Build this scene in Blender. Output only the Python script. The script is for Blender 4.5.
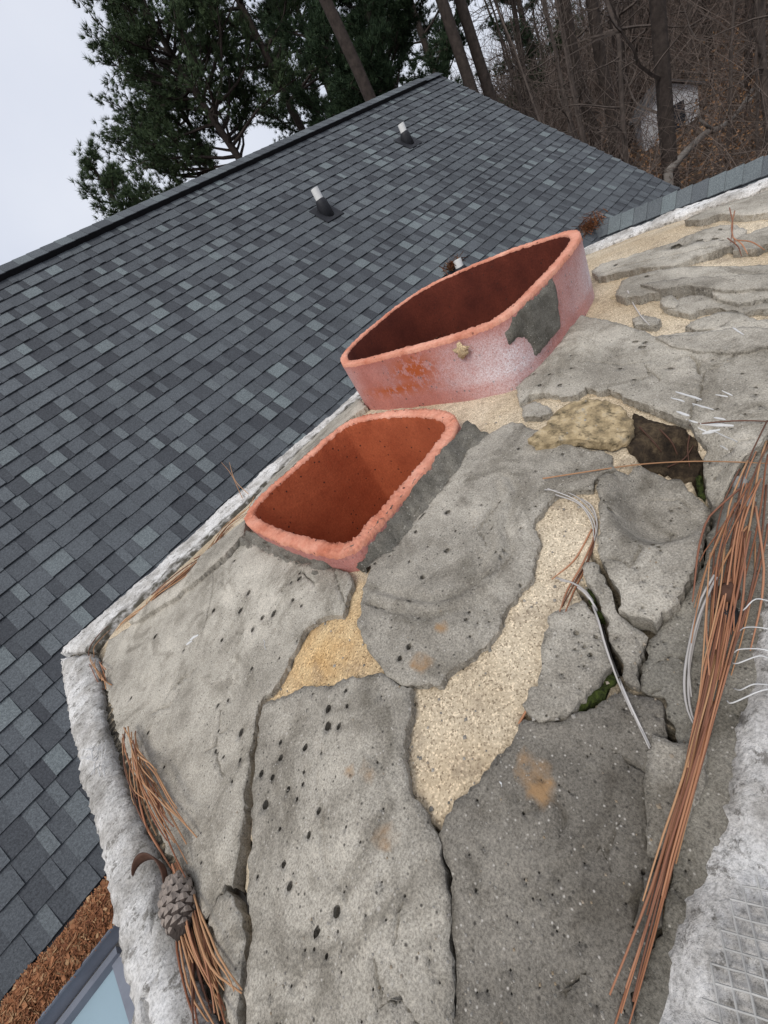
import bpy, math, random
import numpy as np
from mathutils import Vector, Matrix, noise
from mathutils.geometry import delaunay_2d_cdt
R = math.radians
random.seed(7); np.random.seed(7)
sc = bpy.context.scene
for o in list(bpy.data.objects): bpy.data.objects.remove(o)
COL = sc.collection
CZ = 4.9                      # camera height above the yard; everything is laid out relative to the camera, then lifted

# ------------------------------------------------------------------ camera
F = 420.39
RW = np.array([[0.59694305, -0.64941098, -0.4710885], [-0.68418021, -0.10540787, -0.72165547], [0.41899455, 0.75309664, -0.50723664]])
cam = bpy.data.objects.new('camera', bpy.data.cameras.new('camera')); COL.objects.link(cam)
cam.data.sensor_fit = 'HORIZONTAL'; cam.data.sensor_width = 36; cam.data.lens = 36 * F / 768
cam.data.clip_start = 0.01; cam.data.clip_end = 2000
m = Matrix.Identity(4)
for i in range(3):
    m[i][0] = RW[0][i]; m[i][1] = -RW[1][i]; m[i][2] = -RW[2][i]
m[2][3] = CZ
cam.matrix_world = m
sc.camera = cam
sc.render.resolution_x = 768; sc.render.resolution_y = 1024

# ------------------------------------------------------------------ world, sun, exposure
SUN_EL, SUN_AZ = 56, 195        # soft sun behind thin cloud, from the left
w = bpy.data.worlds.new('World'); sc.world = w; w.use_nodes = True
nt = w.node_tree; nt.nodes.clear()
out = nt.nodes.new('ShaderNodeOutputWorld'); bg = nt.nodes.new('ShaderNodeBackground')
sky = nt.nodes.new('ShaderNodeTexSky'); sky.sky_type = 'NISHITA'; sky.sun_disc = False
sky.sun_elevation = R(SUN_EL); sky.sun_rotation = R(90 - SUN_AZ); sky.dust_density = 4; sky.air_density = 1.0
tc = nt.nodes.new('ShaderNodeTexCoord'); cl = nt.nodes.new('ShaderNodeTexNoise')
cl.inputs['Scale'].default_value = 2.2; cl.inputs['Detail'].default_value = 5
nt.links.new(tc.outputs['Generated'], cl.inputs['Vector'])
rp = nt.nodes.new('ShaderNodeValToRGB')
rp.color_ramp.elements[0].position = .3; rp.color_ramp.elements[0].color = (5.6, 5.95, 6.9, 1)
rp.color_ramp.elements[1].position = .72; rp.color_ramp.elements[1].color = (6.9, 7.1, 7.7, 1)
nt.links.new(cl.outputs['Fac'], rp.inputs['Fac'])
mx = nt.nodes.new('ShaderNodeMix'); mx.data_type = 'RGBA'; mx.inputs[0].default_value = .86   # cloud cover
nt.links.new(sky.outputs[0], mx.inputs[6]); nt.links.new(rp.outputs[0], mx.inputs[7])
nt.links.new(mx.outputs[2], bg.inputs[0]); bg.inputs[1].default_value = .1
nt.links.new(bg.outputs[0], out.inputs[0])
sun = bpy.data.objects.new('sun', bpy.data.lights.new('sun', 'SUN')); COL.objects.link(sun)
sun.data.energy = 1.5; sun.data.angle = R(22); sun.data.color = (1, .96, .9)
sd = Vector((math.cos(R(SUN_EL)) * math.cos(R(SUN_AZ)), math.cos(R(SUN_EL)) * math.sin(R(SUN_AZ)), math.sin(R(SUN_EL))))
sun.rotation_euler = sd.to_track_quat('Z', 'Y').to_euler(); sun.location = (0, 0, 20)
sc.view_settings.view_transform = 'Standard'; sc.view_settings.look = 'None'
sc.view_settings.exposure = 0.36; sc.view_settings.gamma = 1

# ------------------------------------------------------------------ pixel -> place helpers
def ray(px, py): return RW.T @ np.array([(px - 384) / F, (py - 512) / F, 1.0])
def on_plane(px, py, z):
    d = ray(px, py); return d * (z / d[2])
def to_px(p):
    c = RW @ np.asarray(p, float); return 384 + F * c[0] / c[2], 512 + F * c[1] / c[2]
K = .9                                                       # size of the chimney top
X0, X1, Y0, Y1 = -.257 * K, 1.515 * K, .047 * K, 1.166 * K   # chimney top rectangle
LIP = -.36 * K
def sm(t): t = np.clip(t, 0, 1); return t * t * (3 - 2 * t)
PIT = on_plane(668, 452, -.32 * K)
def zb(x, y):                                                # bed of the crown: rises from the rim to the flues
    d = min(x - X0 - .03, X1 - x - .01, Y1 - y - .03, y - Y0 + .0)
    z = LIP - .017 + .062 * K * float(sm(d / (.36 * K)))
    q = ((x - PIT[0]) / .075) ** 2 + ((y - PIT[1]) / .042) ** 2
    if q < 1.6: z -= .034 * float(sm((1.6 - q) / 1.2))
    return z
def on_crown(px, py, lift=0):
    z = -.32 * K
    for _ in range(14):
        p = on_plane(px, py, z); z = .5 * z + .5 * (zb(p[0], p[1]) + lift)
    return p
PITCH = R(44.3); CP, SP = math.cos(PITCH), math.sin(PITCH); YR, ZR = 5.67, 1.361     # main roof: ridge y and z
def on_roof(px, py):
    d = ray(px, py); t, s = np.linalg.solve(np.array([[d[1], CP], [d[2], SP]]), [YR, ZR]); return t * d, s
def roof_pt(x, s, h=0): return (x, YR - s * CP - h * SP, ZR - s * SP + h * CP)

# ------------------------------------------------------------------ object helpers
def wloc(o):
    v = Vector((0, 0, 0))
    while o: v += o.location; o = o.parent
    return v
def tag(o, label=None, cat=None, group=None, kind=None):
    if label: o['label'] = label
    if cat: o['category'] = cat
    if group: o['group'] = group
    if kind: o['kind'] = kind
    return o
def empty(name, loc, parent=None):
    o = bpy.data.objects.new(name, None); COL.objects.link(o); o.empty_display_size = .1
    if parent: o.parent = parent; loc = Vector(loc) - wloc(parent)
    o.location = loc; return o
def mk(name, v, f, mat, parent=None, smooth=False, origin=None, attrs=None, mats=None, fm=None):
    v = np.asarray(v, float).reshape(-1, 3)
    if parent is not None: org = np.array(wloc(parent))
    elif origin is not None: org = np.array(origin, float)
    else: org = np.array([(v[:, 0].min() + v[:, 0].max()) / 2, (v[:, 1].min() + v[:, 1].max()) / 2, v[:, 2].min()])
    me = bpy.data.meshes.new(name); me.from_pydata((v - org).tolist(), [], [list(map(int, q)) for q in f]); 
    for mm in (mats or [mat]): me.materials.append(mm)
    if fm is not None: me.polygons.foreach_set('material_index', fm)
    if smooth: me.polygons.foreach_set('use_smooth', [True] * len(me.polygons))
    for k, a in (attrs or {}).items():
        at = me.attributes.new(k, 'FLOAT', 'POINT'); at.data.foreach_set('value', np.asarray(a, np.float32))
    me.update()
    o = bpy.data.objects.new(name, me); COL.objects.link(o)
    if parent is not None: o.parent = parent
    else: o.location = org
    return o
def box_vf(a, b):
    (x0, y0, z0), (x1, y1, z1) = a, b
    v = [(x0, y0, z0), (x1, y0, z0), (x1, y1, z0), (x0, y1, z0), (x0, y0, z1), (x1, y0, z1), (x1, y1, z1), (x0, y1, z1)]
    return v, [(0, 3, 2, 1), (4, 5, 6, 7), (0, 1, 5, 4), (1, 2, 6, 5), (2, 3, 7, 6), (3, 0, 4, 7)]
class Geo:
    def __init__(s): s.v = []; s.f = []
    def add(s, v, f):
        b = len(s.v); s.v += [tuple(q) for q in v]; s.f += [tuple(i + b for i in q) for q in f]
    def box(s, a, b): s.add(*box_vf(a, b))
    def tube(s, pts, rad, n=5, cap=True):
        pts = [Vector(p) for p in pts]; k = len(pts); rs = rad if hasattr(rad, '__len__') else [rad] * k
        up = Vector((0, 0, 1)); d0 = (pts[-1] - pts[0])
        if d0.length < 1e-9: return
        if abs(d0.normalized().z) > .9: up = Vector((1, 0, 0))
        v = []
        for i, p in enumerate(pts):
            d = (pts[min(i + 1, k - 1)] - pts[max(i - 1, 0)]).normalized()
            a = d.cross(up).normalized(); c = a.cross(d)
            for j in range(n):
                t = 2 * math.pi * j / n; v.append(p + (a * math.cos(t) + c * math.sin(t)) * rs[i])
        f = [(i * n + j, i * n + (j + 1) % n, (i + 1) * n + (j + 1) % n, (i + 1) * n + j) for i in range(k - 1) for j in range(n)]
        if cap: f += [tuple(range(n))[::-1], tuple(range((k - 1) * n, k * n))]
        s.add(v, f)
    def build(s, name, mat, parent=None, **k): return mk(name, s.v, s.f, mat, parent, **k)

# ------------------------------------------------------------------ materials
class NB:
    def __init__(s, name):
        s.m = bpy.data.materials.new(name); s.m.use_nodes = True; s.t = s.m.node_tree
        s.b = s.t.nodes['Principled BSDF']; s.pos = s.t.nodes.new('ShaderNodeNewGeometry').outputs['Position']
        s.b.inputs['Specular IOR Level'].default_value = .25
    def n(s, typ, **kw):
        q = s.t.nodes.new(typ)
        for k, v in kw.items(): setattr(q, k, v)
        return q
    def link(s, a, b): s.t.links.new(a, b)
    def noise(s, scale, detail=4, rough=.55, vec=None, dist=0):
        q = s.n('ShaderNodeTexNoise'); q.inputs['Scale'].default_value = scale; q.inputs['Detail'].default_value = detail
        q.inputs['Roughness'].default_value = rough; q.inputs['Distortion'].default_value = dist; s.link(vec or s.pos, q.inputs['Vector']); return q.outputs['Fac']
    def vor(s, scale, out='Distance', vec=None):
        q = s.n('ShaderNodeTexVoronoi'); q.inputs['Scale'].default_value = scale; s.link(vec or s.pos, q.inputs['Vector']); return q.outputs[out]
    def ramp(s, fac, stops):
        q = s.n('ShaderNodeValToRGB'); e = q.color_ramp.elements
        while len(e) < len(stops): e.new(.5)
        for i, (p, c) in enumerate(stops):
            e[i].position = p; e[i].color = (*c, 1) if len(c) == 3 else c
        s.link(fac, q.inputs['Fac']); return q.outputs['Color']
    def val(s, fac, lo, hi, a=0., b=1.):
        q = s.n('ShaderNodeMapRange'); q.inputs[1].default_value = lo; q.inputs[2].default_value = hi; q.inputs[3].default_value = a; q.inputs[4].default_value = b
        s.link(fac, q.inputs[0]); return q.outputs[0]
    def mix(s, fac, a, b, mode='MIX'):
        q = s.n('ShaderNodeMix', data_type='RGBA', blend_type=mode)
        for v, i in ((fac, 0), (a, 6), (b, 7)):
            if isinstance(v, (int, float)): q.inputs[i].default_value = v
            elif isinstance(v, tuple): q.inputs[i].default_value = (*v, 1)
            else: s.link(v, q.inputs[i])
        return q.outputs[2]
    def math(s, op, a, b=0.):
        q = s.n('ShaderNodeMath', operation=op)
        for i, v in enumerate((a, b)):
            if isinstance(v, (int, float)): q.inputs[i].default_value = v
            else: s.link(v, q.inputs[i])
        return q.outputs[0]
    def attr(s, name, out='Fac'):
        q = s.n('ShaderNodeAttribute', attribute_name=name); return q.outputs[out]
    def bump(s, h, strength, dist, prev=None):
        q = s.n('ShaderNodeBump'); q.inputs['Strength'].default_value = strength; q.inputs['Distance'].default_value = dist
        s.link(h, q.inputs['Height'])
        if prev: s.link(prev, q.inputs['Normal'])
        return q.outputs[0]
    def done(s, col, rough=.9, nrm=None):
        if isinstance(col, tuple): s.b.inputs['Base Color'].default_value = (*col, 1)
        else: s.link(col, s.b.inputs['Base Color'])
        if isinstance(rough, (int, float)): s.b.inputs['Roughness'].default_value = rough
        else: s.link(rough, s.b.inputs['Roughness'])
        if nrm: s.link(nrm, s.b.inputs['Normal'])
        return s.m
def mortar(name, dark, light, specks=.5, stain=(.33, .20, .095), scale=7):
    b = NB(name)
    c = b.ramp(b.noise(scale, 8, .6), [(.34, dark), (.64, light)])
    c = b.mix(b.val(b.noise(11, 7, .68, dist=1.2), .50, .62, 0, .62), c, tuple(x * y for x, y in zip(dark, (.62, .6, .56))))
    c = b.mix(1, c, b.ramp(b.noise(38, 8, .72), [(.30, (.70, .685, .66)), (.5, (.97, .97, .96)), (.72, (1.14, 1.13, 1.11))]), 'MULTIPLY')
    c = b.mix(1, c, b.ramp(b.noise(620, 4, .8), [(.33, (.50, .49, .475)), (.5, (1, .995, .985)), (.68, (1.48, 1.47, 1.44))]), 'MULTIPLY')
    for sc_, lo, col, w0, w1 in ((420, .90, (.52, .49, .44), .12, .38), (300, .91, (.045, .041, .035), .18, .36), (130, .95, (.46, .43, .38), .1, .22)):
        q = b.n('ShaderNodeTexVoronoi'); q.inputs['Scale'].default_value = sc_; b.link(b.pos, q.inputs['Vector'])
        sep = b.n('ShaderNodeSeparateColor'); b.link(q.outputs['Color'], sep.inputs[0])
        c = b.mix(b.math('MULTIPLY', b.val(q.outputs['Distance'], w0, w1, .85, 0), b.val(sep.outputs[0], lo, lo + .03)), c, col)
    wa = b.math('MULTIPLY', b.attr('stain'), b.val(b.noise(70, 5), .34, .6, .1, .85))
    c = b.mix(wa, c, stain)
    n = b.bump(b.noise(42, 8, .72), .6, .006)
    n = b.bump(b.noise(210, 5, .75), .55 * specks + .35, .0028, n)
    return b.done(c, .93, n)
M = {}
M['slab'] = mortar('weathered_mortar', (.262, .241, .206), (.49, .458, .40))
M['slab_dark'] = mortar('damp_mortar', (.135, .123, .106), (.29, .268, .232))
M['slab_mid'] = mortar('grey_mortar', (.216, .199, .171), (.435, .405, .353))
M['bed_grey'] = mortar('lower_mortar', (.17, .16, .138), (.33, .31, .27))
M['collar'] = mortar('collar_mortar', (.11, .105, .092), (.24, .225, .195), 1)
M['patch'] = mortar('smeared_mortar', (.12, .115, .10), (.20, .19, .165), .3, scale=25)
b = NB('sandy_bed')
c = b.ramp(b.noise(7, 5), [(.35, (.43, .35, .245)), (.62, (.57, .49, .37))])
c = b.mix(b.math('MULTIPLY', b.attr('stain'), .85), c, b.ramp(b.noise(40, 6), [(.35, (.42, .25, .09)), (.65, (.60, .43, .22))]))
c = b.mix(b.val(b.noise(26, 7, .7), .52, .68, 0, .6), c, (.22, .175, .13))
c = b.mix(b.math('MULTIPLY', b.attr('bed_dark'), b.val(b.noise(120, 5), .2, .5)), c, b.ramp(b.noise(90, 5), [(.3, (.018, .015, .011)), (.7, (.085, .075, .058))]))  # sand turns dark brown where the mask is set
q = b.n('ShaderNodeTexVoronoi'); q.inputs['Scale'].default_value = 800; b.link(b.pos, q.inputs['Vector'])
sep = b.n('ShaderNodeSeparateColor'); b.link(q.outputs['Color'], sep.inputs[0])
c = b.mix(1, c, b.ramp(sep.outputs[0], [(0, (.42, .39, .36)), (.22, (.85, .83, .8)), (.8, (1.05, 1.05, 1.04)), (1, (1.5, 1.48, 1.45))]), 'MULTIPLY')
M['sand'] = b.done(c, .95, b.bump(q.outputs['Distance'], .3, .0007, b.bump(b.noise(60, 6, .7), .35, .003)))
b = NB('stucco_rim')
c = b.ramp(b.noise(16, 8, .7), [(.3, (.23, .215, .19)), (.44, (.46, .44, .41)), (.57, (.68, .665, .64)), (.76, (.78, .775, .76))])
c = b.mix(b.val(b.noise(70, 8, .8), .54, .6, 0, .85), c, (.19, .178, .158))
c = b.mix(1, c, b.ramp(b.noise(380, 4, .7), [(.28, (.5, .5, .49)), (.5, (1, 1, 1)), (.72, (1.25, 1.25, 1.25))]), 'MULTIPLY')
c = b.mix(b.math('MULTIPLY', b.attr('stain'), b.val(b.noise(45, 6), .3, .52)), c, (.075, .068, .052))
M['rim'] = b.done(c, .93, b.bump(b.noise(230, 6, .75), .8, .002, b.bump(b.noise(70, 7, .7), .8, .006)))
b = NB('lichen_chunk')
c = b.ramp(b.noise(60, 8, .65), [(.3, (.13, .105, .07)), (.46, (.32, .245, .14)), (.58, (.50, .39, .235)), (.72, (.40, .36, .28))])
c = b.mix(b.math('MULTIPLY', b.vor(300), b.val(b.noise(90, 5, .7), .5, .62)), c, (.06, .05, .03))
M['lichen'] = b.done(c, .95, b.bump(b.noise(220, 6, .7), .9, .003))
b = NB('pit_soil')
c = b.ramp(b.noise(70, 8, .7), [(.32, (.018, .013, .009)), (.5, (.065, .045, .028)), (.7, (.20, .145, .085))])
M['soil'] = b.done(c, .97, b.bump(b.noise(180, 7, .8), 1, .008))
b = NB('moss'); M['moss'] = b.done(b.ramp(b.noise(300, 5), [(.3, (.012, .016, .004)), (.7, (.055, .075, .014))]), .95, b.bump(b.noise(400, 4), 1, .003))
def clay(name, base, light, white=0, rb=.5):
    b = NB(name)
    c = b.ramp(b.noise(16, 7, .6), [(.3, base), (.7, light)])
    c = b.mix(.45, c, b.ramp(b.noise(260, 4, .7), [(.3, (.3, .3, .3)), (.7, (.7, .7, .7))]), 'OVERLAY')
    q = b.n('ShaderNodeTexVoronoi'); q.inputs['Scale'].default_value = 130; b.link(b.pos, q.inputs['Vector'])
    sep = b.n('ShaderNodeSeparateColor'); b.link(q.outputs['Color'], sep.inputs[0])
    c = b.mix(b.math('MULTIPLY', b.val(q.outputs['Distance'], .15, .3, 1, 0), b.val(sep.outputs[0], .88, .93)), c, (.06, .022, .016))
    if white:
        f = b.math('MULTIPLY', b.attr('white'), b.val(b.noise(520, 3, .8), .36, .62, .25, 1.0))
        f = b.math('MULTIPLY', f, b.val(b.noise(45, 5), .25, .5, .7, 1.1))
        c = b.mix(f, c, (.78, .74, .77))
        f = b.math('MULTIPLY', b.attr('rust'), b.val(b.noise(75, 6, .7), .44, .5))
        c = b.mix(f, c, (.42, .10, .03))
    return b.done(c, .85, b.bump(b.noise(240, 6, .75), rb, .003))
M['clay_out'] = clay('clay_flue_outside', (.36, .105, .075), (.50, .175, .13), 1)
M['clay_in'] = clay('clay_flue_inside', (.34, .075, .03), (.47, .12, .05))
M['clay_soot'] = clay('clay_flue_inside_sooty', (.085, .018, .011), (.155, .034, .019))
M['clay_raw'] = clay('clay_broken_edge', (.54, .175, .10), (.85, .43, .31), 0, 1.)
b = NB('roof_shingle')
ca = b.attr('tone')
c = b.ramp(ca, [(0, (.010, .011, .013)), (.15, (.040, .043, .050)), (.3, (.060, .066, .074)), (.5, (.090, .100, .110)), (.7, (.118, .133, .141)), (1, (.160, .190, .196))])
c = b.mix(1, c, b.ramp(b.noise(95, 4, .85), [(.36, (.62, .62, .63)), (.5, (1, 1, 1)), (.64, (1.42, 1.42, 1.40))]), 'MULTIPLY')
c = b.mix(1, c, b.ramp(b.noise(420, 2, .7), [(.3, (.62, .62, .62)), (.7, (1.38, 1.38, 1.38))]), 'MULTIPLY')
c = b.mix(1, c, b.ramp(b.noise(1.3, 4, .6), [(.3, (.88, .88, .88)), (.7, (1.1, 1.1, 1.1))]), 'MULTIPLY')
M['shingle'] = b.done(c, .88, b.bump(b.noise(350, 3, .7), .4, .002))
def plain(name, col, rough=.8, sc_=30, var=.25, bump=0):
    b = NB(name); d = tuple(x * (1 - var) for x in col); l = tuple(min(1, x * (1 + var)) for x in col)
    return b.done(b.ramp(b.noise(sc_, 6, .65), [(.3, d), (.7, l)]), rough, b.bump(b.noise(sc_ * 3, 5), bump, .01) if bump else None)
def varied(name, cols, rough=.8):                    # one of several tones per mesh island
    b = NB(name); q = b.n('ShaderNodeNewGeometry'); k = len(cols)
    return b.done(b.ramp(q.outputs['Random Per Island'], [(i / max(1, k - 1), c) for i, c in enumerate(cols)]), rough)
M['black'] = plain('black_vent', (.012, .012, .014), .7)
M['rubber'] = plain('black_rubber', (.02, .021, .025), .6)
M['pvc'] = plain('white_pipe', (.78, .78, .76), .5, var=.06)
M['metal'] = plain('grey_gutter', (.17, .185, .22), .5, 8, .12)
M['panel'] = plain('pale_blue_panel', (.25, .34, .39), .35, 3, .05)
M['wall'] = plain('house_wall', (.5, .5, .5), .8, 4, .1)
M['stack'] = plain('stack_stucco', (.42, .40, .37), .95, 8, .25, .6)
M['bark'] = plain('pine_bark', (.045, .035, .03), .95, 9, .45, 1)
M['bark2'] = plain('bare_bark', (.085, .068, .058), .95, 9, .45, 1)
M['twig'] = varied('brush_twigs', [(.045, .034, .029), (.11, .084, .07), (.23, .185, .158), (.085, .053, .041)], .9)
M['needle_leaf'] = varied('pine_foliage', [(.03, .052, .026), (.055, .088, .038), (.088, .125, .055), (.04, .066, .04)], .75)
M['dark_leaf'] = varied('evergreen_foliage', [(.018, .036, .02), (.032, .058, .027), (.05, .08, .036)], .75)
M['litter'] = varied('dry_leaves', [(.18, .09, .045), (.34, .18, .085), (.42, .25, .13), (.25, .14, .09)], .85)
M['dry'] = varied('gutter_needles', [(.10, .035, .016), (.22, .085, .035), (.33, .15, .07), (.16, .06, .028), (.4, .25, .13)], .8)
def needle_mat(name, cols):
    b = NB(name); oi = b.n('ShaderNodeObjectInfo')
    return b.done(b.ramp(oi.outputs['Random'], [(i / (len(cols) - 1), c) for i, c in enumerate(cols)]), .75)
M['needle'] = needle_mat('rust_needle', [(.19, .075, .04), (.33, .15, .08), (.42, .21, .12), (.23, .10, .06), (.12, .06, .04)])
M['needle_tan'] = needle_mat('tan_needle', [(.36, .19, .10), (.45, .26, .14), (.33, .16, .08)])
M['needle_grey'] = needle_mat('bleached_needle', [(.34, .32, .30), (.52, .50, .48)])
M['thread'] = plain('white_fibre', (.55, .55, .54), .7, var=.2)
M['wire'] = plain('pale_wire', (.30, .295, .28), .5, 60, .35)
M['fleck'] = plain('white_fleck', (.54, .54, .53), .8, var=.15)
M['cone'] = plain('cone_scale', (.06, .046, .038), .85, 90, .5, .5)
M['cone_tip'] = plain('cone_scale_tip', (.25, .21, .18), .85, 90, .35, .5)
M['leaf'] = plain('brown_leaf', (.07, .034, .022), .7, 60, .4)
b = NB('forest_floor')
c = b.ramp(b.noise(1.6, 9, .7), [(.3, (.03, .023, .019)), (.5, (.07, .05, .037)), (.7, (.15, .10, .066))])
M['ground'] = b.done(b.mix(.5, c, b.ramp(b.noise(9, 8, .8), [(.3, (.2, .2, .2)), (.7, (.8, .8, .8))]), 'OVERLAY'), .95, b.bump(b.noise(7, 6, .7), 1, .1))
M['white_siding'] = plain('white_siding', (.62, .62, .64), .7, 6, .1)
M['dark_glass'] = plain('dark_glass', (.03, .035, .045), .2)
M['blue_siding'] = plain('slate_blue_siding', (.085, .105, .135), .7, 6, .15)
M['cream_siding'] = plain('cream_siding', (.5, .45, .36), .7, 6, .1)
M['shed_roof'] = plain('shed_roof', (.10, .10, .105), .8, 10, .2)

# ================================================================== TERRAIN
GZ = -CZ + .0
def gz(x, y):
    r = max(0., x - 12.5)
    h = GZ + .30 * r - .0028 * r * r if r < 53 else GZ + 8.03
    h += .5 * noise.noise(Vector((x * .12, y * .12, 3))) * min(1, r / 4)
    return h
xs = np.concatenate([np.linspace(-300, -20, 8), np.linspace(-15, 12, 10), np.linspace(13, 66, 54), np.linspace(80, 600, 9)])
ys = np.concatenate([np.linspace(-300, -25, 8), np.linspace(-20, 40, 61), np.linspace(50, 600, 10)])
v = [(x, y, gz(x, y)) for y in ys for x in xs]; nx = len(xs)
f = [(j * nx + i, j * nx + i + 1, (j + 1) * nx + i + 1, (j + 1) * nx + i) for j in range(len(ys) - 1) for i in range(nx - 1)]
tag(mk('ground', v, f, M['ground'], smooth=True, origin=(0, 0, GZ)), 'brown leaf-strewn ground rising into a wooded hillside', kind='structure')

# ================================================================== HOUSE
house = empty('house', (3.5, 4.5, GZ))
tag(house, 'house with steep blue-grey shingle roof behind the chimney', 'house')
RX0, RX1, S_END = -9.0, 8.72, 4.60
def shingle_vf(x0, x1, s0, s1, hb, ht):        # s0 upslope, s1 downslope (butt); wedge
    P = [roof_pt(x0, s0, ht), roof_pt(x1, s0, ht), roof_pt(x1, s1, hb), roof_pt(x0, s1, hb),
         roof_pt(x0, s1, 0), roof_pt(x1, s1, 0), roof_pt(x1, s0, 0), roof_pt(x0, s0, 0)]
    return P, [(0, 3, 2, 1), (3, 4, 5, 2), (0, 7, 4, 3), (2, 5, 6, 1)]
deck = Geo()
deck.add([roof_pt(RX0, 0, -.004), roof_pt(RX1, 0, -.004), roof_pt(RX1, S_END, -.004), roof_pt(RX0, S_END, -.004),
          roof_pt(RX0, 0, -.2), roof_pt(RX1, 0, -.2), roof_pt(RX1, S_END, -.2), roof_pt(RX0, S_END, -.2)],
         [(0, 3, 2, 1), (4, 5, 6, 7), (0, 1, 5, 4), (1, 2, 6, 5), (2, 3, 7, 6), (3, 0, 4, 7)])
# the far slope
YB = 2 * YR - (YR - S_END * CP)
deck.add([(RX0, YR, ZR - .006), (RX1, YR, ZR - .006), (RX1, YB, ZR - S_END * SP), (RX0, YB, ZR - S_END * SP),
          (RX0, YR, ZR - .22), (RX1, YR, ZR - .22), (RX1, YB, ZR - S_END * SP - .2), (RX0, YB, ZR - S_END * SP - .2)],
         [(0, 1, 2, 3), (4, 7, 6, 5), (0, 4, 5, 1), (1, 5, 6, 2), (2, 6, 7, 3), (3, 7, 4, 0)])
roof = deck.build('main_roof', M['rubber'], house)
CROWN_PX = [(57, 650), (360, 385), (345, 362), (420, 290), (575, 232), (590, 240), (768, 176), (768, 1024), (125, 1024)]
def inpoly(x, y, P):
    r = False
    for i in range(len(P)):
        (x1, y1), (x2, y2) = P[i], P[i - 1]
        if (y1 > y) != (y2 > y) and x < (x2 - x1) * (y - y1) / (y2 - y1) + x1: r = not r
    return r
EXPO = .143
rs = random.Random(3); pieces = []
nc = int(S_END / EXPO) + 1
for ci in range(nc):
    s1 = .11 + EXPO * (ci + 1); s0 = s1 - EXPO - .012
    if s1 > S_END + .05: break
    x = RX0 + rs.random() * .1; thick = rs.random() < .5
    while x < RX1:
        wd = rs.choice([.06, .08, .10, .12, .14, .16]); xe = min(x + wd, RX1 + .01)
        r = rs.random()
        tone = rs.uniform(.58, .9) if (r < .26 and thick) else (rs.uniform(.22, .36) if (r < .55 and not thick) else rs.uniform(.36, .56))
        j = rs.uniform(-.003, .003)
        V, Fc = shingle_vf(x + .0002, xe - .0002, s0, s1 + j, .0165 if thick else .0095, .001)
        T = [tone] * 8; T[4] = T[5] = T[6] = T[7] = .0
        c = np.mean(np.array(V[:4]), 0); cc = RW @ c
        area = 0
        if cc[2] > .1:
            q = [to_px(p) for p in V[:4]]
            u, w_ = to_px(c)
            if -12 < u < 780 and -10 < w_ < 1035 and not inpoly(u, w_, CROWN_PX):
                area = abs(sum(q[i][0] * q[i - 1][1] - q[i - 1][0] * q[i][1] for i in range(4))) / 2
        pieces.append((area, V, Fc, T)); x = xe; thick = not thick
pieces.sort(key=lambda t: -t[0])
for a, V, Fc, T in pieces[:300]:
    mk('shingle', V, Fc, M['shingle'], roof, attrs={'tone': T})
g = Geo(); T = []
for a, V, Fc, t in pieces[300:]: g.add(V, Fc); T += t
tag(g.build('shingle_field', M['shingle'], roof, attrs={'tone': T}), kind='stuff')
# ridge vent and its cap shingles
vx1 = on_roof(424, 84)[0][0]
rv = Geo()
rv.add([roof_pt(RX0, .15, .002), roof_pt(vx1, .15, .002), roof_pt(vx1, .15, .055), roof_pt(RX0, .15, .055), (RX0, YR, ZR + .022), (vx1, YR, ZR + .022),
        (RX0, YR + .12, ZR - .07), (vx1, YR + .12, ZR - .07)],
       [(0, 1, 2, 3), (3, 2, 5, 4), (4, 5, 7, 6), (1, 7, 5, 2), (0, 3, 4, 6)])
rv.build('ridge_vent', M['black'], roof)
def cap_vf(x0, x1, lift, wd=.145):
    h0, h1 = lift, lift + .004
    def prof(x, h): return [roof_pt(x, wd, .058 + h), (x, YR, ZR + .03 + h), (x, YR + wd * .72, ZR - wd * .69 + .04 + h)]
    a = prof(x0, h1); c = prof(x1, h0); d = [(p[0], p[1], p[2] - .006) for p in a]; e = [(p[0], p[1], p[2] - .006) for p in c]
    v = a + c + d + e
    return v, [(0, 3, 4, 1), (1, 4, 5, 2), (6, 0, 1, 7), (7, 1, 2, 8), (0, 6, 9, 3), (3, 9, 10, 4), (4, 10, 11, 5)]
x = RX0; k = 0; capg = Geo(); capT = []
while x < RX1:
    V, Fc = cap_vf(x, min(x + .16, RX1 + .02), 0 if x < vx1 else -.02)
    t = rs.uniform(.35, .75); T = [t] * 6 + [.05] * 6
    u, w_ = to_px(np.mean(V, 0))
    if -15 < u < 450 and w_ > 40: mk('ridge_cap', V, Fc, M['shingle'], roof, attrs={'tone': T})
    else: capg.add(V, Fc); capT += T
    x += .146
if capg.v: tag(capg.build('ridge_cap_run', M['shingle'], roof, attrs={'tone': capT}), kind='stuff')
# gable wall, front wall
wl = Geo()
ye = YR - (S_END - .45) * CP
wl.box((RX0 + .3, ye, GZ), (RX1 - .35, 2 * YR - ye, ZR - (S_END - .45) * SP - .22))
wl.add([(RX1 - .36, ye, ZR - (S_END - .45) * SP - .22), (RX1 - .36, 2 * YR - ye, ZR - (S_END - .45) * SP - .22), (RX1 - .36, YR, ZR - .3)], [(0, 1, 2)])
wl.build('wall', M['wall'], house)
rk = Geo(); rk.add([roof_pt(RX1 + .012, 0, -.19), roof_pt(RX1 + .012, S_END, -.19), roof_pt(RX1 + .012, S_END, .004), roof_pt(RX1 + .012, 0, .004),
                    roof_pt(RX1 + .003, 0, -.19), roof_pt(RX1 + .003, S_END, -.19), roof_pt(RX1 + .003, S_END, .004), roof_pt(RX1 + .003, 0, .004)],
                   [(0, 1, 2, 3), (4, 7, 6, 5), (3, 2, 6, 7), (0, 4, 5, 1), (0, 3, 7, 4), (1, 5, 6, 2)])
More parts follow.
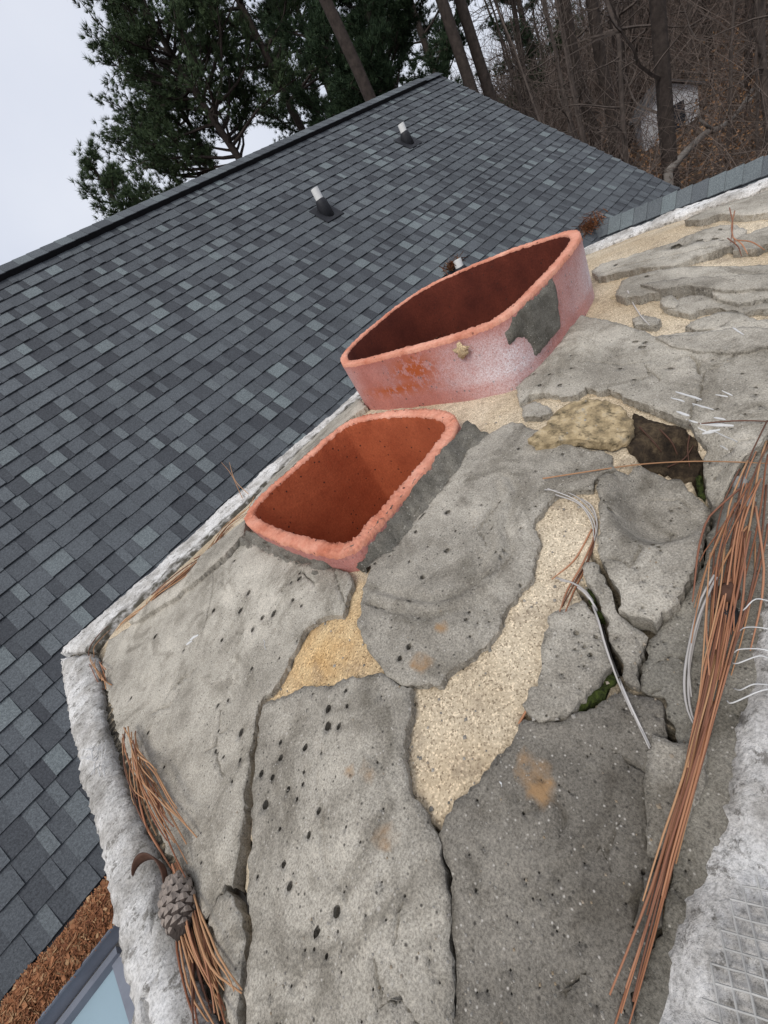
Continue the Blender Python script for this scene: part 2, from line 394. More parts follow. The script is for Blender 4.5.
rk.build('rake_trim', M['metal'], house)
# gutter
GY, GT, GB = 2.245, -1.912, -2.012
gu = Geo()
gx0, gx1 = RX0, 5.2
gu.box((gx0, GY, GB), (gx1, GY + .004, GT)); gu.box((gx0, GY - .012, GT - .012), (gx1, GY - .001, GT))
gu.box((gx0, GY + .005, GB), (gx1, GY + .12, GB + .004)); gu.box((gx0, GY + .121, GB), (gx1, GY + .125, GT + .03))
gu.build('gutter', M['metal'], house)
# wing roof with ridge toward the camera side
WX, WZ = 6.6, -1.465
wing = Geo(); WY0, WY1 = -6.0, 2.95; wp = R(36); wc, ws = math.cos(wp), math.sin(wp); WL = 2.9
def wing_pt(y, s, h=0, side=-1): return (WX + side * (s * wc + h * ws), y, WZ - s * ws + h * wc)
for sd_ in (-1, 1):
    a = [wing_pt(WY0, 0, -.004, sd_), wing_pt(WY1, 0, -.004, sd_), wing_pt(WY1, WL, -.004, sd_), wing_pt(WY0, WL, -.004, sd_)]
    bq = [(p[0], p[1], p[2] - .18) for p in a]
    fs = [(0, 1, 2, 3), (4, 7, 6, 5), (0, 4, 5, 1), (1, 5, 6, 2), (2, 6, 7, 3), (3, 7, 4, 0)]
    wing.add(a + bq, fs)
wroof = wing.build('wing_roof', M['rubber'], house)
g = Geo(); T = []
for ci in range(int(WL / EXPO)):
    s1 = EXPO * (ci + 1) + .03; y = -2.2
    while y < WY1:
        ye_ = y + rs.choice([.1, .14, .18, .22]); hb = rs.choice([.008, .012]); t = rs.choice([.3, .45, .5, .6, .8])
        P = [wing_pt(y, s1 - EXPO - .01, .001), wing_pt(ye_, s1 - EXPO - .01, .001), wing_pt(ye_, s1, hb), wing_pt(y, s1, hb), wing_pt(y, s1, 0), wing_pt(ye_, s1, 0)]
        Fc = [(0, 1, 2, 3), (3, 2, 5, 4)]
        u, w_ = to_px(np.mean(np.array(P[:4]), 0))
        if 560 < u < 700 and w_ < 250 and ci < 4: mk('shingle', P, Fc, M['shingle'], wroof, attrs={'tone': [t] * 4 + [0, 0]})
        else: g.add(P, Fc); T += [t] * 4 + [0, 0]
        y = ye_
tag(g.build('shingle_field', M['shingle'], wroof, attrs={'tone': T}), kind='stuff')
y = -1.0
while y < WY1 - .35:
    def pr(yy, h): return [wing_pt(yy, .15, .026 + h, -1), (WX, yy, WZ + .075 + h), wing_pt(yy, .15, .026 + h, 1)]
    a = pr(y, .014); c = pr(y + .16, .002); d = [(p[0], p[1], p[2] - .014) for p in a]; e = [(p[0], p[1], p[2] - .014) for p in c]
    mk('ridge_cap', a + c + d + e, [(0, 1, 4, 3), (1, 2, 5, 4), (0, 6, 7, 1), (1, 7, 8, 2), (0, 3, 9, 6), (2, 8, 11, 5)], M['shingle'], wroof,
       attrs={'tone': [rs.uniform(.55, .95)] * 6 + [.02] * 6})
    y += .15
g = Geo()
for sd_ in (-1, 1):
    g.add([wing_pt(-2, .13, -.0, sd_), wing_pt(2.3, .13, -.0, sd_), wing_pt(2.3, .13, .02, sd_), wing_pt(-2, .13, .02, sd_), (WX, -2, WZ + .055), (WX, 2.3, WZ + .055)],
          [(0, 1, 2, 3), (3, 2, 5, 4)])
g.build('ridge_vent', M['black'], wroof)
g = Geo(); g.box((WX - 2.1, WY0 + .3, GZ), (WX + 2.1, WY1 - .3, WZ - 1.75)); g.build('wing_wall', M['wall'], house)
# ---- vent pipes through the main roof
for px_b, py_b, px_t, py_t, lab in ((327, 214, 320, 185, 'white vent pipe in black boot on main roof, the one lower down the slope'),
                                    (408, 143, 402, 123, 'small white vent pipe in black boot high on main roof near ridge end'),
                                    (463, 276, 458, 259, 'white vent pipe showing just above the back edge of the large flue')):
    p, s = on_roof(px_b, py_b); d = ray(px_t, py_t); ht = d[2] / d[1] * p[1] - p[2]
    e = empty('vent_pipe', p); tag(e, lab, 'vent pipe', 'plumbing vents on the main roof')
    g = Geo(); g.tube([(p[0], p[1], p[2] - .1), (p[0], p[1], p[2] + ht)], .047, 14, False); g.tube([(p[0], p[1], p[2] + ht), (p[0], p[1], p[2] + ht - .08)], .038, 14, False)
    ring = len(g.v); g.build('pipe', M['pvc'], e, smooth=True)
    g = Geo(); g.tube([(p[0], p[1], p[2] - .1), (p[0], p[1], p[2] + ht * .4), (p[0], p[1], p[2] + ht * .52), (p[0], p[1], p[2] + ht * .58)], [.085, .072, .062, .052], 14)
    g.build('boot', M['rubber'], e, smooth=True)
    g = Geo(); g.add([roof_pt(p[0] - .15, s - .16, .016), roof_pt(p[0] + .15, s - .16, .016), roof_pt(p[0] + .15, s + .14, .02), roof_pt(p[0] - .15, s + .14, .02),
                      roof_pt(p[0] - .15, s + .14, .0), roof_pt(p[0] + .15, s + .14, .0)], [(0, 3, 2, 1), (3, 4, 5, 2)])
    g.build('flashing', M['rubber'], e)
# ---- debris in the gutter
g = Geo(); rg = random.Random(5)
for i in range(16000):
    x = rg.uniform(-2.5, -1.0); t = rg.random()
    A_ = Vector(roof_pt(x, S_END - .03 - .03 * noise.noise(Vector((x * 5, 0, 0))), .013)); B_ = Vector((x, GY + .006, GT - .004))
    c = A_.lerp(B_, t) + Vector((0, -.5, .85)) * (math.sin(math.pi * (.08 + .86 * t)) * .04 * rg.random() ** .5 + .006 * noise.noise(Vector((x * 9, t * 4, 1))))
    a = rg.uniform(0, 6.28)
    L = rg.uniform(.015, .055); d = Vector((math.cos(a), math.sin(a) * .8, math.sin(a) * .45 + rg.uniform(-.25, .3))).normalized() * L * .5
    n = Vector((-math.sin(a), math.cos(a), rg.uniform(-.3, .3))).normalized() * (rg.uniform(.0012, .0025) if rg.random() < .93 else rg.uniform(.004, .011))
    u = Vector((0, 0, .002))
    g.add([c - d - n, c + d - n, c + d + n + u, c - d + n + u], [(0, 1, 2, 3)])
mk('gutter_fill', [roof_pt(-9, S_END - .03, .014), roof_pt(1, S_END - .03, .014), (1, GY + .06, GT + .02), (-9, GY + .06, GT + .02), (1, GY + .004, GT - .01), (-9, GY + .004, GT - .01)], [(0, 3, 2, 1), (3, 5, 4, 2)], M['soil'], house)
tag(g.build('gutter_debris', M['dry']), 'rust-brown pine needles and dead leaves packed in the roof gutter', 'debris', kind='stuff')
# ---- pale patio roof below the eave
pr_ = empty('patio_roof', (-2.6, 1.75, GZ)); tag(pr_, 'pale blue patio roof panel in grey frame below the gutter', 'patio roof')
PX1 = -1.405
v, f = box_vf((-3.9, 1.2, -2.2), (PX1 - .05, GY - .06, -2.19)); v = [(p[0], p[1], p[2] + (p[1] - 1.2) * .15) for p in v]; mk('panel', v, f, M['panel'], pr_)
g = Geo(); g.box((PX1 - .05, 1.2, -2.25), (PX1, GY - .06, -2.17)); g.box((-3.95, 1.2, -2.25), (-3.9, GY - .06, -2.17)); g.v = [(p[0], p[1], p[2] + (p[1] - 1.2) * .15) for p in g.v]
g.box((-3.95, GY - .059, -2.12), (PX1, GY - .02, -2.0)); g.box((-3.95, 1.15, -2.25), (PX1, 1.199, -2.17)); g.build('frame', M['metal'], pr_)
for x in (-3.92, PX1 - .03):
    g = Geo(); g.box((x - .03, 1.155, GZ), (x + .03, 1.195, -2.251)); g.build('post', M['metal'], pr_)

# ================================================================== CHIMNEY
chim = empty('chimney', ((X0 + X1) / 2, (Y0 + Y1) / 2, GZ))
tag(chim, 'rectangular chimney top with badly cracked grey mortar crown and pale stucco rim', 'chimney')
CYR = -.03                      # outer edge of the right-hand rim
g = Geo(); t_ = .09; zt = LIP - .03
g.box((X0 + .008, CYR, GZ), (X0 + t_, Y1 - .008, zt)); g.box((X1 - t_, CYR, GZ), (X1 - .008, Y1 - .008, zt))
g.box((X0 + t_ + .001, CYR, GZ), (X1 - t_ - .001, CYR + .07, zt)); g.box((X0 + t_ + .001, Y1 - t_, GZ), (X1 - t_ - .001, Y1 - .008, zt))
g.build('stack', M['stack'], chim)
FLP = {1: [(.583, .832), (.654, .904), (.774, .937), (.915, .934), (1.012, .882), (1.036, .752), (1.031, .628), (1.004, .519), (.974, .454), (.914, .412), (.83, .394), (.727, .388), (.634, .390), (.584, .405), (.565, .440), (.555, .507), (.555, .609), (.557, .718), (.565, .785)],
       2: [(.174, .769), (.213, .787), (.306, .785), (.424, .775), (.470, .752), (.492, .675), (.487, .553), (.468, .472), (.43, .427), (.369, .415), (.281, .411), (.213, .41), (.172, .414), (.151, .437), (.144, .496), (.144, .62), (.154, .725)]}
FL = {1: (.555 * K, 1.035 * K, .39 * K, .935 * K, .085 * K, -.199 * K), 2: (.146 * K, .493 * K, .411 * K, .787 * K, .058 * K, -.283 * K)}
def in_flue(x, y, pad=.012):
    return any(a + .012 < x < c - .012 and d + .012 < y < e - .012 and inpoly(x / K, y / K, [(q[0] * .965 + .035 * (a + c) / 2 / K, q[1] * .965 + .035 * (d + e) / 2 / K) for q in FLP[k]]) for k, (a, c, d, e, _, _) in FL.items())
def fb(x, y, s, o, seed=0.): return noise.fractal(Vector((x * s, y * s, seed)), .9, 2.1, o)
def spline(P, n):
    P = [np.array(q, float) for q in P]; P = [2 * P[0] - P[1]] + P + [2 * P[-1] - P[-2]]; out = []; k = len(P) - 3
    for i in range(n + 1):
        t = i / n * k; j = min(int(t), k - 1); u = t - j; a, b_, c, d = P[j:j + 4]
        out.append(.5 * (2 * b_ + (c - a) * u + (2 * a - 5 * b_ + 4 * c - d) * u * u + (3 * b_ - a - 3 * c + d) * u ** 3))
    return out
SLABS = []; SURF = []
def densify(P, step, jag, seed):
    Q = []
    n = len(P)
    for i in range(n):
        a = np.array(P[i]); c = np.array(P[(i + 1) % n]); d = c - a; L = np.hypot(*d); k = max(1, int(L / step))
        nrm = np.array([-d[1], d[0]]) / max(L, 1e-9)
        for j in range(k):
            t = j / k; p = a + d * t
            dv = noise.fractal(Vector((p[0] * 70, p[1] * 70, seed)), .45, 2.3, 5) * jag * (1 if L > .004 else 0)
            Q.append(p + nrm * dv)
    return np.array(Q)
def inside_np(X, Y, P):
    r = np.zeros(len(X), bool); n = len(P)
    for i in range(n):
        x1, y1 = P[i]; x2, y2 = P[i - 1]
        c = (y1 > Y) != (y2 > Y)
        r ^= c & (X < (x2 - x1) * (Y - y1) / ((y2 - y1) if y2 != y1 else 1e-12) + x1)
    return r
def slab(name, poly, thick, mat, parent, seed=1., grid=.006, rough=.002, jag=.003, zf=None, pits=(), grooves=(), stains=(), step=.0035,
         tilt=(0, 0), skirt=.008, edge=.0015, rough2=.0006, bulge=None, mapf=None, origin_base=False, stainf=None, under=0.):
    zf = zf or zb
    mp = mapf or (lambda a, c: on_crown(a, c, thick)[:2])
    P = [mp(*q) for q in poly]
    B = densify(P, step, jag, seed); n = len(B)
    x0, y0 = B.min(0); x1, y1 = B.max(0)
    gx, gy = np.meshgrid(np.arange(x0, x1, grid), np.arange(y0, y1, grid)); X = gx.ravel(); Y = gy.ravel()
    X = X + np.random.uniform(-.3, .3, len(X)) * grid; Y = Y + np.random.uniform(-.3, .3, len(Y)) * grid
    ok = inside_np(X, Y, B); X, Y = X[ok], Y[ok]
    def dmin(X, Y):
        D = np.full(len(X), 1e9)
        for k in range(0, n): D = np.minimum(D, np.hypot(X - B[k, 0], Y - B[k, 1]))
        return D
    D = dmin(X, Y); ok = D > grid * .45; X, Y = X[ok], Y[ok]
    extra = []
    pl = []; bub = []
    for (a, c, r) in pits:
        p = mp(a, c); q = mp(a + r, c); q2 = mp(a, c + r); rr = .55 * (np.hypot(*(q - p)) + np.hypot(*(q2 - p))); pl.append((p, rr))
        ok = np.hypot(X - p[0], Y - p[1]) > rr * 1.35; X, Y = X[ok], Y[ok]
        ph = random.random() * 6
        sh = [random.uniform(.78, 1.12) for _ in range(9)]; el = random.uniform(.7, 1.)
        if not inside_np(np.array([p[0]]), np.array([p[1]]), B)[0] or dmin(np.array([p[0]]), np.array([p[1]]))[0] < rr * 2 or any(np.hypot(*(p - o[0])) < (rr + o[1]) * 1.3 for o in pl[:-1]): pl.pop(); continue
        bub.append((p, rr, [len(extra) + j for j in range(9)]))
        for j in range(9):
            t = ph + 2 * math.pi * j / 9; q_ = rr * sh[j]
            extra.append((p[0] + q_ * math.cos(t), p[1] + q_ * el * math.sin(t), 0.))
    for (line, wd, dp) in grooves:
        L = [mp(*q) for q in line]; Q = []
        for a, c in zip(L[:-1], L[1:]):
            k = max(1, int(np.hypot(*(c - a)) / .004))
            Q += [a + (c - a) * j / k for j in range(k)]
        Q.append(L[-1])
        for i, q in enumerate(Q):
            d = Q[min(i + 1, len(Q) - 1)] - Q[max(i - 1, 0)]; nr = np.array([-d[1], d[0]]) / max(np.hypot(*d), 1e-9)
            q = q + nr * .0022 * noise.noise(Vector((q[0] * 160, q[1] * 160, seed)))
            ww = wd * (.5 + .5 * math.sin(math.pi * min(1, (i + .5) / len(Q)))) * random.uniform(.7, 1.3)
            if any(np.hypot(*(q - o[0])) < o[1] * 1.4 + ww for o in bub): continue
            ok = np.hypot(X - q[0], Y - q[1]) > ww * 1.25; X, Y = X[ok], Y[ok]
            extra.append((*q, -2 * dp * (.4 + .6 * math.sin(math.pi * (i + .5) / len(Q)))))
            for sg in (-1, 1): extra.append((*(q + nr * ww * sg), 0.))
    E_ = np.array(extra).reshape(-1, 3)
    if len(E_):
        ok = inside_np(E_[:, 0], E_[:, 1], B) & (dmin(E_[:, 0], E_[:, 1]) > .0015); eid = np.where(ok)[0]; E_ = E_[ok]
    else: eid = np.zeros(0, int)
    pts = [Vector(q) for q in B] + [Vector((a, c)) for a, c in zip(X, Y)] + [Vector((a, c)) for a, c, _ in E_]
    drop = np.concatenate([np.zeros(n + len(X)), E_[:, 2]])
    ev, ee, ef, ov, oe, of = delaunay_2d_cdt(pts, [(i, (i + 1) % n) for i in range(n)], [], 1, 1e-6)
    xx = np.array([q.x for q in ev]); yy = np.array([q.y for q in ev])
    dr = np.array([drop[o[0]] if len(o) else 0 for o in ov]); DD = dmin(xx, yy)
    cx, cy = xx.mean(), yy.mean()
    zz = np.zeros(len(xx)); sn = np.zeros(len(xx))
    for i in range(len(xx)):
        a, c = xx[i], yy[i]
        z = zf(a, c) + thick - edge * .5 * (1 - min(1, DD[i] / edge)) ** 2
        z += (rough * .5 * fb(a, c, 11, 4, seed) if mapf is None else rough * fb(a, c, 14, 5, seed)) + rough2 * fb(a, c, 110, 3, seed + 4) + dr[i]
        z += tilt[0] * (a - cx) + tilt[1] * (c - cy)
        if bulge: z += bulge(a, c)
        zz[i] = z
        for (sx, sy, sr) in stains:
            q = math.hypot(a - sx, c - sy) / sr
            q += .45 * noise.noise(Vector((a * 90, c * 90, seed)))
            if q < 1.2: sn[i] = max(sn[i], float(sm((1.2 - q) / .22)))
        if stainf: sn[i] = max(sn[i], stainf(a, c))
    fc = [tuple(q) for q in ef]
    cnt = {}
    for q in fc:
        for i in range(len(q)):
            e = (q[i], q[(i + 1) % len(q)])
            cnt[(min(e), max(e))] = cnt.get((min(e), max(e)), []) + [e]
    V = list(zip(xx, yy, zz)); low = {}; midv = {}
    S = list(sn)
    for k, l in cnt.items():
        if len(l) == 1:
            for i in l[0]:
                if i not in low:
                    low[i] = len(V); zl = zf(xx[i], yy[i]) - skirt + (tilt[0] * (xx[i] - cx) + tilt[1] * (yy[i] - cy) if under else 0)
                    dx, dy = cx - xx[i], cy - yy[i]; dl = math.hypot(dx, dy) + 1e-9; ins = random.uniform(0, .0025)
                    V.append((xx[i] + dx / dl * ins, yy[i] + dy / dl * ins, zl)); S.append(sn[i])
                    midv[i] = len(V); o2 = random.uniform(-.0012, .0018) ; hz = random.uniform(.35, .6); V.append((xx[i] + dx / dl * o2, yy[i] + dy / dl * o2, zz[i] * (1 - hz) + hz * (zf(xx[i], yy[i]) - .001))); S.append(sn[i])
            a, c = l[0]; fc.append((c, a, midv[a], midv[c])); fc.append((midv[c], midv[a], low[a], low[c]))
    SURF.append((list(V), list(fc))); SLABS.append(B)
    inv = {}
    for k_, o in enumerate(ov):
        for z_ in o: inv[z_] = k_
    e2 = {int(a): n + len(X) + k_ for k_, a in enumerate(eid)}
    nf = len(ef)
    for p, rr, ids in bub:
        try: ring = [inv[e2[a]] for a in ids]
        except KeyError: continue
        rsn = set(ring); keep = [k_ for k_, q in enumerate(fc) if not (len(q) == 3 and q[0] in rsn and q[1] in rsn and q[2] in rsn)]
        nf -= len(fc) - len(keep); fc = [fc[k_] for k_ in keep]; zc = np.mean([V[a][2] for a in ring]); b0 = len(V)
        for fr, dz in ((1.35, .7), (1.25, 1.9), (.7, 2.6)):
            for a in ring: V.append((p[0] + (V[a][0] - p[0]) * fr, p[1] + (V[a][1] - p[1]) * fr, V[a][2] - dz * min(rr, .006))); S.append(0)
        L_ = [ring] + [[b0 + 9 * k_ + j for j in range(9)] for k_ in range(3)]
        for k_ in range(3): fc += [(L_[k_][j], L_[k_][(j + 1) % 9], L_[k_ + 1][(j + 1) % 9], L_[k_ + 1][j]) for j in range(9)]
        fc.append(tuple(L_[3]))
    o = mk(name, V, fc, mat, parent, smooth=True, attrs={'stain': S})
    o.data.polygons.foreach_set('use_smooth', [True] * nf + [False] * (len(fc) - nf))
    return o
def spx(px, py, r, lift=.01):
    p = on_crown(px, py, lift); q = on_crown(px + r, py, lift); q2 = on_crown(px, py + r, lift)
    return (p[0], p[1], .5 * (np.hypot(*(q - p)[:2]) + np.hypot(*(q2 - p)[:2])))

# ---- the broken pieces of the crown
rp_ = random.Random(11)
def tiny(poly, n, r=1.1):
    xs_ = [q[0] for q in poly]; ys_ = [min(q[1], 1024) for q in poly]; L = []
    while len(L) < n * .45:
        a, c = rp_.uniform(min(xs_), max(xs_)), rp_.uniform(min(ys_), max(ys_))
        if inpoly(a, c, poly): L.append((a, c, r * rp_.uniform(.7, 1.4)))
    return L
S1 = [(108, 640), (150, 613), (190, 588), (225, 562), (247, 538), (262, 548), (280, 557), (318, 566), (350, 572), (352, 585), (344, 606), (342, 614), (330, 614), (318, 620), (306, 628), (298, 640), (290, 658), (280, 680), (272, 690), (258, 704), (254, 730), (249, 762), (244, 800), (238.5, 850), (232, 890), (224, 885), (214, 899), (205, 918), (198, 905), (190, 880), (166, 850), (146, 800), (130, 765), (118, 735), (108, 695), (102, 660)]
slab('mortar_slab', S1, .008, M['slab'], chim, 1.3, rough=.004, pits=[(240, 610, 2.4), (273, 613, 2.6), (262, 617, 2), (267, 620, 1.6), (248, 592, 1.8), (251, 668, 1.4), (300, 579, 2), (293, 600, 1.5), (222, 640, 1.2), (241, 732, 3), (252, 629, 1.6), (240, 760, 2), (228, 700, 1.3)] + tiny(S1, 40),
     grooves=[([(186, 672), (180, 690), (170, 705), (152, 712)], .0016, .004), ([(214, 560), (213, 590), (205, 625), (196, 650)], .001, .0022), ([(220, 712), (217, 738), (216, 762), (222, 772)], .0016, .004), ([(183, 667), (170, 690), (163, 704)], .001, .002),
              ([(217, 745), (205, 750)], .0012, .003), ([(217, 735), (228, 728)], .0012, .003), ([(335, 572), (340, 590), (345, 604)], .0012, .004), ([(290, 575), (282, 590), (300, 570), (315, 585)], .0016, .0035), ([(196, 668), (180, 680), (172, 688), (190, 675)], .002, .003)])
S2 = [(226, 890), (235, 898), (242, 925), (245, 941), (239, 961), (237, 995), (239, 1060), (233, 1060), (226, 1010), (218, 965), (210, 935), (206, 922), (214, 904)]
slab('mortar_slab', S2, .009, M['slab'], chim, 2.3, rough=.004)
S3 = [(262, 704), (300, 688), (345, 680), (380, 672), (400, 685), (412, 688), (411, 710), (404, 745), (404, 770), (411, 790), (425, 812), (436, 838), (446, 870), (449, 905), (450, 940), (452, 990), (450, 1060), (448, 1180), (200, 1180), (246, 1040), (244, 1000), (246, 962), (252, 940), (250, 920), (247, 895), (249, 855), (252, 800), (254, 765), (257, 735)]
slab('mortar_slab', S3, .009, M['slab_mid'], chim, 3.1, rough=.0035, pits=[(288, 789, 2.6), (265, 805, 3.6), (303, 784, 2), (319, 811, 3.2), (297, 799, 2), (309, 835, 2.8), (284, 864, 3), (290, 886, 3.6), (337, 911, 5), (317, 932, 4.8), (326, 956, 2.4), (314, 949, 1.6), (280, 829, 1.6), (258, 877, 1.6), (328, 709, 3.6), (328, 726, 4), (339, 726, 3), (280, 742, 2), (305, 747, 3), (280, 757, 2.6), (261, 773, 2.6), (272, 777, 2.6), (347, 706, 2), (345, 690, 2), (304, 772, 1.6), (271, 772, 1.5), (405, 896, 1.6), (382, 882, 1.2)] + tiny(S3, 55),
     stains=[spx(382, 838, 9), spx(350, 770, 5), spx(369, 772, 7)],
     grooves=[([(316, 768), (320, 800), (325, 860), (340, 890), (356, 922)], .0026, .0012), ([(372, 960), (378, 985), (386, 1003)], .0012, .003), ([(404, 895), (396, 920), (394, 945)], .0012, .0025), ([(380, 1005), (400, 1000), (415, 1020)], .001, .003)])
S4 = [(438, 836), (448, 808), (453, 800), (480, 775), (510, 745), (524, 722), (535, 724), (562, 722), (582, 714), (606, 698), (622, 688), (640, 694), (660, 700), (668, 735), (655, 790), (650, 845), (656, 860), (668, 868), (655, 930), (635, 985), (628, 1040), (600, 1180), (452, 1180), (454, 1060), (456, 990), (453, 940), (453, 905), (449, 870)]
slab('mortar_slab', S4, .007, M['slab_dark'], chim, 4.7, rough=.003, rough2=.0012, stains=[spx(535, 775, 17), spx(541, 790, 12)], pits=tiny(S4, 90, 1.0) + [(643, 872, 3), (524, 814, 2), (476, 890, 2)],
     grooves=[([(634, 910), (638, 895), (646, 880), (652, 868)], .002, .006), ([(556, 800), (562, 815), (560, 830)], .003, .003), ([(620, 825), (608, 850), (600, 848), (612, 870)], .0012, .002), ([(585, 973), (565, 990)], .0012, .003), ([(518, 800), (530, 812), (544, 804)], .003, .0025), ([(640, 770), (625, 760), (615, 752)], .002, .003)])
S5 = [(652, 735), (680, 742), (704, 746), (699, 786), (690, 815), (680, 840), (655, 858), (648, 852), (643, 830), (645, 800), (646, 765)]
slab('mortar_slab', S5, .012, M['slab_mid'], chim, 5.2, rough=.0012, rough2=.001)
S6 = [(464, 438), (478, 441), (490, 433), (503, 425), (512, 421), (530, 426), (550, 436), (575, 447), (600, 450), (610, 456), (617, 470), (600, 474), (595, 480), (593, 489), (575, 489), (556, 493), (545, 503), (540, 512), (535, 525), (539, 540), (537, 560), (531, 575), (518, 595), (505, 612), (498, 630), (480, 650), (465, 663), (450, 671), (440, 686), (425, 683), (402, 684), (388, 676), (376, 662), (365, 645), (358, 622), (361, 600), (366, 580), (370, 564), (382, 555), (396, 546), (407, 530), (418, 514), (434, 496), (452, 475), (464, 458)]
sw = [on_crown(*q, .012)[:2] for q in [(370, 592), (395, 600), (430, 605), (460, 598), (480, 582), (492, 562), (500, 545), (495, 525), (500, 505), (508, 490), (500, 475)]]
def swoosh(a, c):
    d = min(np.hypot(a - q[0], c - q[1]) for q in SWD)
    return .0035 * math.exp(-(d / .006) ** 2) - .004 * math.exp(-((d - .008) / .004) ** 2)
SWD = [np.array(p) + (np.array(q) - np.array(p)) * j / 6 for p, q in zip(sw[:-1], sw[1:]) for j in range(6)]
slab('mortar_slab', S6, .008, M['slab_mid'], chim, 6.6, grid=.004, rough=.003, bulge=swoosh, pits=[(447, 512, 2.6), (447, 550, 2.4), (409, 647, 3.4), (400, 659, 3.2), (422, 577, 2.2), (466, 620, 1.8), (415, 531, 1.6), (500, 502, 1.6), (516, 590, 1.8), (520, 585, 1.6), (469, 612, 1.6)] + tiny(S6, 60),
     stains=[spx(440, 627, 6), spx(420, 660, 8)], grooves=[([(470, 590), (490, 575), (505, 560), (512, 550)], .0018, .0025), ([(486, 545), (478, 530), (490, 512), (500, 500)], .0016, .003), ([(366, 602), (380, 606)], .002, .003)])
S7 = [(598, 475), (610, 471), (625, 470), (640, 468), (655, 472), (668, 478), (678, 479), (690, 490), (702, 500), (708, 509), (706, 525), (703, 545), (697, 565), (689, 580), (677, 598), (679, 602), (669, 612), (664, 613), (662, 621), (655, 625), (645, 619), (630, 614), (620, 609), (619, 590), (616, 580), (609, 572), (604, 560), (599, 554)]
slab('mortar_slab', S7, .012, M['slab_mid'], chim, 7.4, grid=.005, rough=.0035, tilt=(0, -.02), pits=[(653, 545, 1.8), (671, 511, 1.6)] + tiny(S7, 35), grooves=[([(637, 540), (640, 550), (630, 565), (610, 558)], .002, .003), ([(650, 500), (680, 500), (690, 508)], .0016, .0025), ([(662, 540), (672, 535), (660, 545)], .0016, .002)])
S8 = [(581, 563), (595, 562), (600, 573), (606, 579), (612, 592), (616, 613), (630, 621), (645, 632), (648, 637), (642, 645), (640, 660), (638, 675), (640, 685), (636, 688), (625, 680), (622, 665), (617, 655), (612, 640), (608, 620), (602, 610), (594, 595), (586, 582)]
slab('mortar_slab', S8, .009, M['slab_mid'], chim, 8.1, grid=.005, rough=.003, pits=tiny(S8, 10))
S9 = [(583, 600), (594, 611), (600, 626), (606, 650), (611, 664), (603, 676), (588, 688), (576, 704), (564, 714), (545, 718), (530, 716), (525, 705), (528, 690), (536, 685), (541, 665), (543, 640), (545, 620), (555, 610), (570, 605)]
slab('mortar_slab', S9, .010, M['slab_mid'], chim, 9.1, grid=.005, rough=.004, pits=[(576, 633, 2.6), (580, 634, 2), (590, 655, 3), (584, 647, 1.8), (596, 637, 2)] + tiny(S9, 20))
S10 = [(712, 505), (722, 500), (737, 480), (755, 455), (800, 425), (840, 445), (812, 500), (795, 560), (782, 640), (772, 700), (758, 760), (734, 820), (704, 890), (682, 965), (670, 1020), (655, 1160), (605, 1180), (632, 1040), (640, 985), (662, 925), (672, 866), (662, 858), (668, 800), (674, 735), (664, 698), (645, 690), (643, 668), (650, 640), (668, 620), (684, 602), (696, 583), (706, 552), (711, 525)]
slab('mortar_slab', S10, .004, M['bed_grey'], chim, 10.2, rough=.003, pits=tiny(S10, 30), grooves=[([(660, 660), (670, 655), (690, 660)], .0014, .003), ([(655, 700), (640, 695), (660, 690)], .002, .003)])
S12 = [(516, 388), (530, 372), (547, 352), (562, 331), (578, 315), (592, 318), (620, 323), (645, 331), (655, 334), (680, 332), (700, 331), (725, 324), (735, 314), (768, 320), (815, 328), (815, 420), (768, 432), (750, 452), (735, 475), (725, 494), (717, 508), (708, 498), (706, 488), (702, 474), (704, 460), (706, 446), (696, 434), (689, 424), (675, 418), (655, 409), (640, 403), (622, 397), (608, 389), (596, 391), (585, 387), (575, 395), (560, 396), (542, 392), (528, 395), (520, 402)]
slab('mortar_slab', S12, .010, M['slab'], chim, 12.5, rough=.005, rough2=.001, pits=[(642, 347, 2.5), (645, 342, 2), (635, 341, 1.6), (620, 368, 1.6), (560, 385, 1.4), (540, 386, 1.4), (550, 375, 1.2)] + tiny(S12, 40),
     grooves=[([(678, 358), (690, 355), (698, 362), (699, 374)], .003, .009), ([(691, 420), (692, 408), (700, 398), (702, 386)], .0016, .007), ([(580, 362), (620, 364), (650, 360)], .0014, .002), ([(715, 365), (740, 352), (768, 345)], .0016, .004), ([(700, 386), (705, 372), (730, 362)], .0014, .003), ([(556, 345), (562, 338), (560, 330)], .0018, .006), ([(630, 385), (650, 375), (645, 365), (660, 380)], .002, .003), ([(690, 450), (725, 455), (750, 440)], .003, .003)])
slab('mortar_slab', [(521, 406), (533, 401), (548, 405), (552, 412), (540, 417), (522, 417)], .009, M['slab_mid'], chim, 13.2, rough=.003)
S13 = [(615, 294), (622, 279), (648, 270), (683, 265), (720, 265), (768, 263), (815, 262), (815, 290), (768, 299), (740, 305), (718, 300), (708, 289), (690, 288), (668, 291), (640, 296), (625, 298)]
slab('mortar_slab', S13, .013, M['slab'], chim, 14.1, rough=.004, rough2=.0012, tilt=(-.03, 0), pits=tiny(S13, 10))
slab('mortar_slab', [(640, 284), (690, 277), (768, 272), (815, 270), (815, 283), (768, 288), (725, 290), (690, 285), (660, 289)], .019, M['slab_mid'], chim, 14.6, rough=.003)
slab('mortar_slab', [(655, 336), (700, 333), (740, 326), (768, 327), (815, 331), (815, 350), (768, 346), (735, 352), (705, 351), (672, 346)], .0145, M['slab_mid'], chim, 14.9, rough=.003)
S14 = [(668, 309), (680, 297), (700, 293), (730, 302), (768, 302), (815, 296), (815, 308), (768, 308), (752, 309), (740, 312), (720, 307), (705, 308), (690, 313), (680, 311)]
